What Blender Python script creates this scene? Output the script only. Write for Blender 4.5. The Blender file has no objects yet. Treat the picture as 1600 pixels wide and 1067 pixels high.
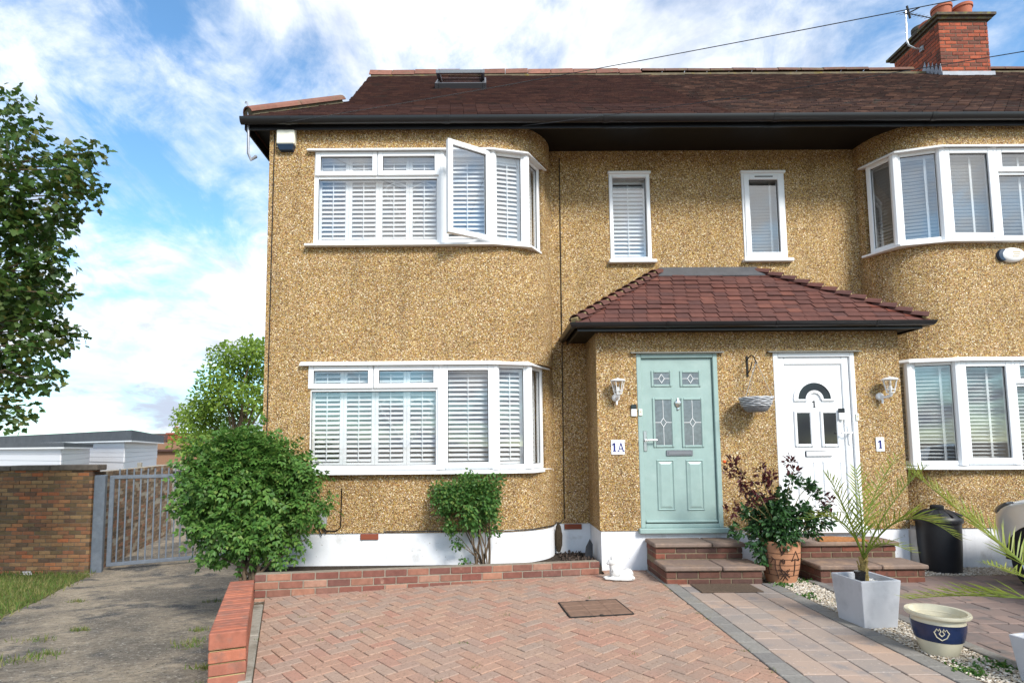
import bpy, bmesh, math, random
import numpy as np
from mathutils import Vector, Matrix
random.seed(7); np.random.seed(7)
SC = bpy.context.scene; COL = SC.collection
# ---------------------------------------------------------------- camera
F = 880.0; D = 6.61654; HC = 1.45356
YAW, PIT, ROL = math.radians(0.21308), math.radians(4.6873), math.radians(-0.46083)
fw = Vector((math.sin(YAW), math.cos(YAW), 0)); rt = Vector((math.cos(YAW), -math.sin(YAW), 0)); up = Vector((0, 0, 1))
fw2 = math.cos(PIT)*fw + math.sin(PIT)*up; up2 = -math.sin(PIT)*fw + math.cos(PIT)*up
rt3 = math.cos(ROL)*rt + math.sin(ROL)*up2; up3 = -math.sin(ROL)*rt + math.cos(ROL)*up2
cam = bpy.data.cameras.new('camera'); co = bpy.data.objects.new('camera', cam); COL.objects.link(co)
co.matrix_world = Matrix(((rt3.x, up3.x, -fw2.x, 0), (rt3.y, up3.y, -fw2.y, -D), (rt3.z, up3.z, -fw2.z, HC), (0, 0, 0, 1)))
cam.sensor_width = 36; cam.lens = F/1600*36; cam.shift_x = 36.13/1600; cam.shift_y = 90.7/1600
cam.clip_start = 0.05; cam.clip_end = 3000
SC.camera = co
# ---------------------------------------------------------------- sky, sun, exposure
SUN_EL, SUN_AZ = math.radians(38), math.radians(150)      # azimuth clockwise from +Y: behind the viewer, to the right
w = bpy.data.worlds.new('World'); SC.world = w; w.use_nodes = True
nt = w.node_tree; nt.nodes.clear(); N = nt.nodes.new; L = nt.links.new
sky = N('ShaderNodeTexSky'); sky.sky_type = 'NISHITA'; sky.sun_disc = False
sky.sun_elevation = SUN_EL; sky.sun_rotation = SUN_AZ; sky.air_density = 1.0; sky.dust_density = 0.5; sky.ozone_density = 2.5
tc = N('ShaderNodeTexCoord'); sp = N('ShaderNodeSeparateXYZ'); L(tc.outputs['Generated'], sp.inputs[0])
def wm(op, a, b=None, c=None):
    n = N('ShaderNodeMath'); n.operation = op
    for i, v in enumerate((a, b, c)):
        if v is None: continue
        if isinstance(v, (int, float)): n.inputs[i].default_value = v
        else: L(v, n.inputs[i])
    return n.outputs[0]
zz = wm('ADD', wm('MAXIMUM', sp.outputs[2], 0.0), 0.30)
cv = N('ShaderNodeCombineXYZ'); L(wm('DIVIDE', sp.outputs[0], zz), cv.inputs[0]); L(wm('DIVIDE', sp.outputs[1], zz), cv.inputs[1])
def wnoise(scale, detail, rough, off, dist=0.0, stretch=(1, 1, 1)):
    m = N('ShaderNodeMapping'); L(cv.outputs[0], m.inputs[0]); m.inputs['Location'].default_value = off; m.inputs['Scale'].default_value = stretch
    m.inputs['Rotation'].default_value = (0, 0, 0.6)
    n = N('ShaderNodeTexNoise'); L(m.outputs[0], n.inputs['Vector']); n.inputs['Scale'].default_value = scale
    n.inputs['Detail'].default_value = detail; n.inputs['Roughness'].default_value = rough; n.inputs['Distortion'].default_value = dist
    return n.outputs['Fac']
big = wnoise(1.7, 8, 0.54, (5.3, 0.4, 0), 0.25)
wisp = wnoise(5.2, 9, 0.66, (0.4, 2.2, 0), 0.9, (1, 0.55, 1))
puff = wnoise(15.0, 5, 0.6, (2.4, 0.2, 0), 0.3)
den = wm('ADD', wm('ADD', wm('MULTIPLY', big, 0.62), wm('MULTIPLY', wisp, 0.30)), wm('MULTIPLY', puff, 0.10))
mr = N('ShaderNodeMapRange'); mr.interpolation_type = 'SMOOTHSTEP'; L(den, mr.inputs[0]); mr.inputs[1].default_value = 0.40; mr.inputs[2].default_value = 0.60
shade = wnoise(2.6, 7, 0.6, (7.7, 4.1, 0), 0.3)
low = N('ShaderNodeMapRange'); L(sp.outputs[2], low.inputs[0]); low.inputs[1].default_value = 0.0; low.inputs[2].default_value = 0.22; low.inputs[3].default_value = -0.17; low.inputs[4].default_value = 0.06
cr = N('ShaderNodeValToRGB'); L(wm('ADD', shade, low.outputs[0]), cr.inputs[0])
cr.color_ramp.elements[0].position = 0.38; cr.color_ramp.elements[0].color = (3.3, 3.75, 4.6, 1)
cr.color_ramp.elements[1].position = 0.60; cr.color_ramp.elements[1].color = (7.2, 7.3, 7.4, 1)
mx = N('ShaderNodeMix'); mx.data_type = 'RGBA'; L(mr.outputs[0], mx.inputs[0])
sb = N('ShaderNodeMix'); sb.data_type = 'RGBA'; sb.blend_type = 'MULTIPLY'; sb.inputs[0].default_value = 1; L(sky.outputs[0], sb.inputs[6]); sb.inputs[7].default_value = (1.0, 1.34, 1.42, 1)
L(sb.outputs[2], mx.inputs[6]); L(cr.outputs[0], mx.inputs[7])
bg = N('ShaderNodeBackground'); bg.inputs[1].default_value = 0.105; L(mx.outputs[2], bg.inputs[0])
wo = N('ShaderNodeOutputWorld'); L(bg.outputs[0], wo.inputs[0])
sl = bpy.data.lights.new('sun', 'SUN'); sl.energy = 2.7; sl.angle = math.radians(16); sl.color = (1, 0.95, 0.87)
so = bpy.data.objects.new('sun', sl); COL.objects.link(so)
sd = Vector((math.sin(SUN_AZ)*math.cos(SUN_EL), math.cos(SUN_AZ)*math.cos(SUN_EL), math.sin(SUN_EL)))
so.rotation_euler = sd.to_track_quat('Z', 'Y').to_euler(); so.location = (8, -12, 12)
SC.cycles.max_bounces = 7; SC.cycles.diffuse_bounces = 3; SC.cycles.glossy_bounces = 3; SC.cycles.transparent_max_bounces = 10; SC.cycles.caustics_reflective = False; SC.cycles.caustics_refractive = False
SC.view_settings.view_transform = 'Standard'; SC.view_settings.look = 'None'; SC.view_settings.exposure = 0.90; SC.view_settings.gamma = 1
# ---------------------------------------------------------------- survey: a point seen at photo pixel (x, y) lying on the plane Y
def P(x, y, Y=0.0):
    d = fw2 + rt3*((x-763.87)/F) - up3*((y-624.2)/F); t = (D+Y)/d.y
    return Vector((d.x*t, Y, HC+d.z*t))
def PR(x0, y0, x1, y1, Y=0.0):      # rectangle on plane Y -> X0, X1, Z0, Z1
    ym, xm = (y0+y1)/2, (x0+x1)/2
    return P(x0, ym, Y).x, P(x1, ym, Y).x, P(xm, y1, Y).z, P(xm, y0, Y).z
def alley_z(x, y): return -.012 if y < -4.28 else (-.474-.108*y if y < 4.22 else -.93)     # alley floor falls away from the street
def G(x, y):                        # point of the alley floor seen at photo pixel (x, y)
    d = fw2 + rt3*((x-763.87)/F) - up3*((y-624.2)/F); t = 1.0
    while t < 60 and HC+d.z*t > alley_z(d.x*t, d.y*t-D): t += .01
    return Vector((d.x*t, d.y*t-D, HC+d.z*t))
# ---------------------------------------------------------------- materials
def mat(name, col, rough=0.8, spec=0.3, metal=0.0, var=None, rnd=None, isl=None, bump=None, mottle=None, trans=0.0, coat=0.0):
    """var=(scale, amount) noise brightness; rnd=[colours] per object; isl=[colours] per mesh island; bump=(scale,strength,dist); mottle=(scale, colour, lo, hi)"""
    m = bpy.data.materials.new(name); m.use_nodes = True; t = m.node_tree; b = t.nodes['Principled BSDF']; n = t.nodes.new; l = t.links.new
    b.inputs['Roughness'].default_value = rough; b.inputs['Specular IOR Level'].default_value = spec; b.inputs['Metallic'].default_value = metal
    b.inputs['Coat Weight'].default_value = coat
    geo = n('ShaderNodeNewGeometry'); c = None
    if rnd or isl:
        cols = rnd or isl; r = n('ShaderNodeValToRGB'); r.color_ramp.interpolation = 'LINEAR'
        e = r.color_ramp.elements; e[0].color = (*cols[0], 1); e[0].position = 0; e[1].color = (*cols[-1], 1); e[1].position = 1
        for i, cc in enumerate(cols[1:-1]): q = e.new((i+1)/(len(cols)-1)); q.color = (*cc, 1)
        if rnd: oi = n('ShaderNodeObjectInfo'); l(oi.outputs['Random'], r.inputs[0])
        else: l(geo.outputs['Random Per Island'], r.inputs[0])
        c = r.outputs[0]
    def noise(s, d=6, ro=0.6):
        x = n('ShaderNodeTexNoise'); x.inputs['Scale'].default_value = s; x.inputs['Detail'].default_value = d; x.inputs['Roughness'].default_value = ro
        l(geo.outputs['Position'], x.inputs['Vector']); return x.outputs['Fac']
    def mixc(fac, a, bb, mode='MIX'):
        x = n('ShaderNodeMix'); x.data_type = 'RGBA'; x.blend_type = mode
        for s, v in ((0, fac), (6, a), (7, bb)):
            if isinstance(v, float): x.inputs[s].default_value = v
            elif isinstance(v, tuple): x.inputs[s].default_value = (*v, 1)
            else: l(v, x.inputs[s])
        return x.outputs[2]
    if c is None and (var or mottle):
        rg = n('ShaderNodeRGB'); rg.outputs[0].default_value = (*col, 1); c = rg.outputs[0]
    if mottle:
        for (s, mc, lo, hi) in (mottle if isinstance(mottle, list) else [mottle]):
            q = n('ShaderNodeMapRange'); l(noise(s), q.inputs[0]); q.inputs[1].default_value = lo; q.inputs[2].default_value = hi
            c = mixc(q.outputs[0], c, mc)
    if var:
        q = n('ShaderNodeMapRange'); l(noise(var[0]), q.inputs[0]); q.inputs[1].default_value = 0.25; q.inputs[2].default_value = 0.75
        q.inputs[3].default_value = 1-var[1]; q.inputs[4].default_value = 1+var[1]
        x = n('ShaderNodeVectorMath'); x.operation = 'SCALE'; l(c, x.inputs[0]); l(q.outputs[0], x.inputs['Scale']); c = x.outputs[0]
    if c is None: b.inputs['Base Color'].default_value = (*col, 1)
    else: l(c, b.inputs['Base Color'])
    if bump:
        bn = n('ShaderNodeBump'); bn.inputs['Strength'].default_value = bump[1]; bn.inputs['Distance'].default_value = bump[2]
        l(noise(bump[0], 8, 0.7), bn.inputs['Height']); l(bn.outputs[0], b.inputs['Normal'])
    if trans:
        tr = n('ShaderNodeBsdfTranslucent'); ms = n('ShaderNodeMixShader'); ms.inputs[0].default_value = trans
        if c is None: tr.inputs[0].default_value = (*col, 1)
        else: l(c, tr.inputs[0])
        l(b.outputs[0], ms.inputs[1]); l(tr.outputs[0], ms.inputs[2]); l(ms.outputs[0], t.nodes['Material Output'].inputs[0])
    return m
def pebbledash():
    m = bpy.data.materials.new('pebbledash'); m.use_nodes = True; t = m.node_tree; b = t.nodes['Principled BSDF']; n = t.nodes.new; l = t.links.new
    geo = n('ShaderNodeNewGeometry')
    wb = n('ShaderNodeTexNoise'); wb.inputs['Scale'].default_value = 60; l(geo.outputs['Position'], wb.inputs['Vector'])
    v = n('ShaderNodeTexVoronoi'); v.inputs['Scale'].default_value = 104; l(geo.outputs['Position'], v.inputs['Vector'])
    sx = n('ShaderNodeSeparateColor'); l(v.outputs['Color'], sx.inputs[0])
    r = n('ShaderNodeValToRGB'); l(sx.outputs[0], r.inputs[0]); e = r.color_ramp.elements
    cols = [(0, (0.075, 0.038, 0.014)), (0.12, (0.16, 0.088, 0.030)), (0.32, (0.285, 0.168, 0.054)), (0.60, (0.37, 0.232, 0.080)), (0.82, (0.45, 0.30, 0.12)), (0.95, (0.58, 0.43, 0.22)), (1, (0.80, 0.70, 0.53))]
    e[0].position, e[0].color = 0, (*cols[0][1], 1); e[1].position, e[1].color = 1, (*cols[-1][1], 1)
    for p, c in cols[1:-1]: q = e.new(p); q.color = (*c, 1)
    hs = n('ShaderNodeHueSaturation'); l(r.outputs[0], hs.inputs['Color']); hr = n('ShaderNodeMapRange'); l(sx.outputs[1], hr.inputs[0]); hr.inputs[3].default_value = 0.480; hr.inputs[4].default_value = 0.516; l(hr.outputs[0], hs.inputs['Hue'])
    sr = n('ShaderNodeMapRange'); l(sx.outputs[2], sr.inputs[0]); sr.inputs[3].default_value = 0.74; sr.inputs[4].default_value = 1.12; l(sr.outputs[0], hs.inputs['Saturation'])
    # dark mortar between the stones
    de = n('ShaderNodeTexVoronoi'); de.feature = 'DISTANCE_TO_EDGE'; de.inputs['Scale'].default_value = 104; l(geo.outputs['Position'], de.inputs['Vector'])
    mr = n('ShaderNodeMapRange'); l(de.outputs['Distance'], mr.inputs[0]); mr.inputs[1].default_value = 0.0; mr.inputs[2].default_value = 0.16; mr.inputs[3].default_value = 0.55; mr.inputs[4].default_value = 1.45
    big = n('ShaderNodeTexNoise'); big.inputs['Scale'].default_value = 1.6; big.inputs['Detail'].default_value = 8; big.inputs['Roughness'].default_value = 0.65; l(geo.outputs['Position'], big.inputs['Vector'])
    m2 = n('ShaderNodeMapRange'); l(big.outputs['Fac'], m2.inputs[0]); m2.inputs[1].default_value = 0.3; m2.inputs[2].default_value = 0.7; m2.inputs[3].default_value = 0.84; m2.inputs[4].default_value = 1.14
    mu = n('ShaderNodeMath'); mu.operation = 'MULTIPLY'; l(mr.outputs[0], mu.inputs[0]); l(m2.outputs[0], mu.inputs[1])
    sc = n('ShaderNodeVectorMath'); sc.operation = 'SCALE'; l(hs.outputs[0], sc.inputs[0]); l(mu.outputs[0], sc.inputs['Scale'])
    # paler, greyer worn patches
    wn = n('ShaderNodeTexNoise'); wn.inputs['Scale'].default_value = 0.9; wn.inputs['Detail'].default_value = 10; wn.inputs['Roughness'].default_value = 0.7; l(geo.outputs['Position'], wn.inputs['Vector'])
    wr = n('ShaderNodeMapRange'); l(wn.outputs['Fac'], wr.inputs[0]); wr.inputs[1].default_value = 0.56; wr.inputs[2].default_value = 0.78; wr.inputs[4].default_value = 0.4
    mx = n('ShaderNodeMix'); mx.data_type = 'RGBA'; l(wr.outputs[0], mx.inputs[0]); l(sc.outputs[0], mx.inputs[6]); mx.inputs[7].default_value = (0.36, 0.27, 0.13, 1)
    mp_ = n('ShaderNodeMapping'); l(geo.outputs['Position'], mp_.inputs[0]); mp_.inputs['Scale'].default_value = (5.5, 5.5, 0.45)
    sn = n('ShaderNodeTexNoise'); sn.inputs['Scale'].default_value = 1.0; sn.inputs['Detail'].default_value = 7; sn.inputs['Roughness'].default_value = 0.6; l(mp_.outputs[0], sn.inputs['Vector'])
    st_ = n('ShaderNodeMapRange'); l(sn.outputs['Fac'], st_.inputs[0]); st_.inputs[1].default_value = 0.48; st_.inputs[2].default_value = 0.72; st_.inputs[3].default_value = 1.0; st_.inputs[4].default_value = 0.80
    s2_ = n('ShaderNodeVectorMath'); s2_.operation = 'SCALE'; l(mx.outputs[2], s2_.inputs[0]); l(st_.outputs[0], s2_.inputs['Scale'])
    l(s2_.outputs[0], b.inputs['Base Color']); b.inputs['Roughness'].default_value = 0.8; b.inputs['Specular IOR Level'].default_value = 0.25
    bn = n('ShaderNodeBump'); bn.inputs['Strength'].default_value = 0.9; bn.inputs['Distance'].default_value = 0.008; bn.invert = True
    l(v.outputs['Distance'], bn.inputs['Height']); l(bn.outputs[0], b.inputs['Normal'])
    return m
def glass_mat(name, tint=(0.93, 0.96, 0.97), boost=1.5, base=0.06, rough=0.0):
    m = bpy.data.materials.new(name); m.use_nodes = True; t = m.node_tree; n = t.nodes.new; l = t.links.new
    t.nodes.remove(t.nodes['Principled BSDF'])
    tr = n('ShaderNodeBsdfTransparent'); tr.inputs[0].default_value = (*tint, 1); gl = n('ShaderNodeBsdfGlossy'); gl.inputs['Roughness'].default_value = rough
    fr = n('ShaderNodeFresnel'); fr.inputs[0].default_value = 1.5
    ma = n('ShaderNodeMath'); ma.operation = 'MULTIPLY_ADD'; ma.use_clamp = True; l(fr.outputs[0], ma.inputs[0]); ma.inputs[1].default_value = boost; ma.inputs[2].default_value = base
    bf = n('ShaderNodeNewGeometry'); ib = n('ShaderNodeMath'); ib.operation = 'SUBTRACT'; ib.inputs[0].default_value = 1; l(bf.outputs['Backfacing'], ib.inputs[1])
    fm = n('ShaderNodeMath'); fm.operation = 'MULTIPLY'; l(ma.outputs[0], fm.inputs[0]); l(ib.outputs[0], fm.inputs[1])
    ms = n('ShaderNodeMixShader'); l(fm.outputs[0], ms.inputs[0]); l(tr.outputs[0], ms.inputs[1]); l(gl.outputs[0], ms.inputs[2]); l(ms.outputs[0], t.nodes['Material Output'].inputs[0])
    return m
M = {}
M['dash'] = pebbledash()
M['plinth'] = mat('white masonry paint', (0.74, 0.75, 0.78), 0.7, 0.3, var=(6, 0.05), mottle=[(3.2, (0.42, 0.40, 0.37), 0.58, 0.80), (26, (0.34, 0.31, 0.27), 0.66, 0.74)], bump=(45, 0.35, 0.004))
M['upvc'] = mat('white upvc', (0.82, 0.83, 0.84), 0.32, 0.5, var=(3, 0.02))
M['shutter'] = mat('white shutter paint', (0.86, 0.87, 0.88), 0.45, 0.4)
M['blind'] = mat('pale venetian slat', (0.62, 0.63, 0.63), 0.45, 0.4)
M['glass'] = glass_mat('window glass', tint=(.98,.985,.985), boost=2.4, base=0.12)
M['gasket'] = mat('black gasket', (0.02, 0.02, 0.022), 0.5)
M['room'] = mat('room wall', (0.62, 0.62, 0.62), 0.9)
M['dark'] = mat('dark room', (0.05, 0.05, 0.055), 0.9)
M['black'] = mat('black plastic', (0.008, 0.008, 0.0095), 0.32, 0.5, var=(5, 0.2))
M['soffit'] = mat('black soffit board', (0.006, 0.0055, 0.0055), 0.5, 0.3, var=(4, 0.3))
M['tile'] = mat('roof tile', (0, 0, 0), 0.8, 0.25, rnd=[(0.034, 0.0145, 0.0125), (0.055, 0.022, 0.018), (0.042, 0.018, 0.016), (0.070, 0.030, 0.022), (0.048, 0.019, 0.015)], var=(14, 0.28), mottle=(2.1, (0.032, 0.021, 0.018), 0.55, 0.72), bump=(70, 0.4, 0.004))
M['tiles'] = mat('roof tiles', (0, 0, 0), 0.8, 0.25, isl=[(0.030, 0.0125, 0.011), (0.056, 0.022, 0.018), (0.040, 0.017, 0.015), (0.078, 0.033, 0.024), (0.046, 0.018, 0.014)], var=(14, 0.28), mottle=(2.1, (0.032, 0.021, 0.018), 0.55, 0.72), bump=(70, 0.4, 0.004))
M['tile2'] = mat('weathered roof tile', (0, 0, 0), 0.85, 0.2, rnd=[(0.032, 0.020, 0.018), (0.055, 0.028, 0.024), (0.043, 0.026, 0.023), (0.10, 0.052, 0.037), (0.038, 0.021, 0.019)], var=(9, 0.35), mottle=[(2.6, (0.17, 0.095, 0.07), 0.58, 0.74), (5, (0.05, 0.045, 0.04), 0.6, 0.7)], bump=(70, 0.4, 0.004))
M['tiles2'] = mat('weathered roof tiles', (0, 0, 0), 0.85, 0.2, isl=[(0.030, 0.019, 0.017), (0.054, 0.027, 0.023), (0.041, 0.025, 0.022), (0.11, 0.056, 0.040), (0.037, 0.020, 0.018)], var=(9, 0.35), mottle=[(2.6, (0.17, 0.095, 0.07), 0.58, 0.74), (5, (0.05, 0.045, 0.04), 0.6, 0.7)], bump=(70, 0.4, 0.004))
M['porchtile'] = mat('porch tile', (0, 0, 0), 0.75, 0.25, rnd=[(0.110, 0.045, 0.036), (0.092, 0.040, 0.034), (0.125, 0.049, 0.038), (0.105, 0.045, 0.037), (0.082, 0.038, 0.034), (0.16, 0.062, 0.045)], var=(10, 0.22), bump=(60, 0.4, 0.003))
M['porchtiles'] = mat('porch tiles', (0, 0, 0), 0.75, 0.25, isl=[(0.16, 0.050, 0.036), (0.12, 0.042, 0.032), (0.20, 0.060, 0.040)], var=(10, 0.2))
M['ridge'] = mat('ridge tile', (0, 0, 0), 0.85, 0.2, rnd=[(0.20, 0.095, 0.068), (0.15, 0.07, 0.052), (0.25, 0.11, 0.078), (0.17, 0.085, 0.065)], var=(12, 0.2), mottle=(7, (0.13, 0.10, 0.06), 0.55, 0.68), bump=(50, 0.4, 0.004))
M['ridge2'] = mat('old ridge tile', (0, 0, 0), 0.85, 0.2, rnd=[(0.16, 0.085, 0.066), (0.12, 0.068, 0.055), (0.18, 0.105, 0.085)], var=(12, 0.2), mottle=(7, (0.14, 0.11, 0.06), 0.5, 0.66), bump=(50, 0.4, 0.004))
M['mortar'] = mat('mortar', (0.36, 0.31, 0.24), 0.95, 0.1, var=(25, 0.2), bump=(120, 0.4, 0.003))
M['ymortar'] = mat('yellow mortar', (0.42, 0.33, 0.17), 0.95, 0.1, var=(25, 0.2), bump=(120, 0.4, 0.003))
M['emortar'] = mat('grey mortar', (0.25, 0.215, 0.17), 0.95, 0.1, var=(25, 0.25), bump=(120, 0.4, 0.003))
M['rmortar'] = mat('mossy ridge mortar', (0.15, 0.125, 0.085), 0.95, 0.1, var=(9, 0.3), mottle=(4, (0.20, 0.16, 0.05), 0.55, 0.68))
M['smortar'] = mat('step mortar', (0.19, 0.15, 0.10), 0.95, 0.1, var=(25, 0.25), bump=(120, 0.4, 0.003))
M['dmortar'] = mat('dark mortar', (0.16, 0.13, 0.10), 0.95, 0.1, var=(25, 0.2), bump=(120, 0.4, 0.003))
def brick(name, cols, mot=None): return mat(name, (0, 0, 0), 0.9, 0.15, rnd=cols, var=(18, 0.22), mottle=mot, bump=(90, 0.5, 0.004))
M['oldbrick'] = brick('old stock brick', [(0.16, 0.11, 0.06), (0.22, 0.14, 0.075), (0.32, 0.13, 0.07), (0.20, 0.125, 0.07), (0.13, 0.085, 0.06), (0.46, 0.15, 0.065), (0.30, 0.19, 0.095), (0.24, 0.115, 0.06), (0.35, 0.22, 0.11), (0.30, 0.125, 0.07)], (9, (0.09, 0.07, 0.05), 0.60, 0.74))
M['oldbricks'] = mat('old stock bricks', (0, 0, 0), 0.9, 0.15, isl=[(0.30, 0.20, 0.12), (0.16, 0.11, 0.07), (0.24, 0.16, 0.10), (0.30, 0.15, 0.09), (0.20, 0.14, 0.09), (0.13, 0.09, 0.06), (0.36, 0.26, 0.18)], var=(18, 0.22), bump=(90, 0.5, 0.004))
M['edgebrick'] = brick('edging brick', [(0.17, 0.07, 0.055), (0.22, 0.09, 0.065), (0.14, 0.065, 0.055), (0.33, 0.165, 0.11), (0.19, 0.075, 0.058), (0.155, 0.072, 0.06), (0.36, 0.205, 0.145)], (8, (0.36, 0.24, 0.18), 0.62, 0.74))
M['stepbrick'] = brick('step brick', [(0.105, 0.055, 0.045), (0.14, 0.065, 0.048), (0.085, 0.053, 0.046), (0.21, 0.075, 0.05), (0.11, 0.06, 0.048)], (14, (0.09, 0.055, 0.045), 0.55, 0.7))
M['redbrick'] = brick('red brick', [(0.36, 0.12, 0.072), (0.29, 0.115, 0.08), (0.39, 0.14, 0.085), (0.28, 0.12, 0.088)], (10, (0.24, 0.12, 0.09), 0.50, 0.66))
M['chimbrick'] = brick('chimney brick', [(0.30, 0.075, 0.042), (0.40, 0.105, 0.055), (0.22, 0.065, 0.042), (0.14, 0.06, 0.045), (0.36, 0.09, 0.05), (0.26, 0.08, 0.05)], (7, (0.10, 0.055, 0.04), 0.58, 0.7))
M['airbrick'] = mat('air brick', (0.24, 0.07, 0.04), 0.9, 0.2)
M['slab'] = mat('riven slab', (0, 0, 0), 0.85, 0.2, rnd=[(0.21, 0.155, 0.128), (0.18, 0.13, 0.108), (0.24, 0.18, 0.145)], mottle=[(5, (0.15, 0.115, 0.10), 0.52, 0.66), (2.5, (0.33, 0.22, 0.15), 0.5, 0.7)], var=(20, 0.15), bump=(18, 0.6, 0.008))
PAV = [(0.36, 0.228, 0.168), (0.35, 0.212, 0.156), (0.305, 0.23, 0.188), (0.375, 0.248, 0.182), (0.365, 0.20, 0.148), (0.32, 0.23, 0.184), (0.37, 0.24, 0.178)]
PM = [(0.9, (0.27, 0.205, 0.165), 0.54, 0.74), (55, (0.20, 0.135, 0.10), 0.54, 0.68), (80, (0.50, 0.37, 0.29), 0.60, 0.72)]
M['paver'] = mat('block paver', (0, 0, 0), 0.9, 0.15, rnd=PAV, mottle=PM, bump=(180, 0.5, 0.003))
M['pavers'] = mat('block pavers', (0, 0, 0), 0.9, 0.15, isl=PAV, mottle=PM, bump=(180, 0.5, 0.003))
SET = [(0.39, 0.285, 0.225), (0.33, 0.265, 0.225), (0.28, 0.24, 0.215), (0.41, 0.29, 0.22), (0.35, 0.27, 0.225), (0.25, 0.22, 0.205)]
SM = [(5.5, (0.24, 0.215, 0.205), 0.52, 0.70), (60, (0.50, 0.41, 0.35), 0.60, 0.72)]
M['sett'] = mat('tumbled sett', (0, 0, 0), 0.88, 0.15, rnd=SET, mottle=SM, bump=(120, 0.4, 0.003))
M['setts'] = mat('tumbled setts', (0, 0, 0), 0.88, 0.15, isl=SET, mottle=SM, bump=(120, 0.4, 0.003))
S2 = [(0.235, 0.175, 0.155), (0.20, 0.155, 0.14), (0.26, 0.19, 0.165), (0.18, 0.145, 0.135), (0.29, 0.205, 0.17)]
M['sett2'] = mat('brown sett', (0, 0, 0), 0.88, 0.15, rnd=S2, mottle=(5.5, (0.14, 0.125, 0.12), 0.52, 0.70), bump=(120, 0.4, 0.003))
M['setts2'] = mat('brown setts', (0, 0, 0), 0.88, 0.15, isl=S2, mottle=(5.5, (0.14, 0.125, 0.12), 0.52, 0.70), bump=(120, 0.4, 0.003))
M['sand'] = mat('joint sand', (0.11, 0.085, 0.06), 0.95, 0.1, var=(30, 0.3), mottle=(3, (0.12, 0.14, 0.06), 0.62, 0.74))
M['kerb'] = mat('dark grey kerb block', (0, 0, 0), 0.9, 0.15, rnd=[(0.21, 0.20, 0.185), (0.24, 0.225, 0.205), (0.18, 0.172, 0.165)], var=(60, 0.2), mottle=(6, (0.22, 0.19, 0.15), 0.56, 0.7), bump=(160, 0.5, 0.003))
M['conc'] = mat('old concrete', (0.30, 0.28, 0.24), 0.92, 0.15, var=(30, 0.2), mottle=(4, (0.18, 0.16, 0.13), 0.52, 0.66), bump=(90, 0.5, 0.004))
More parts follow.
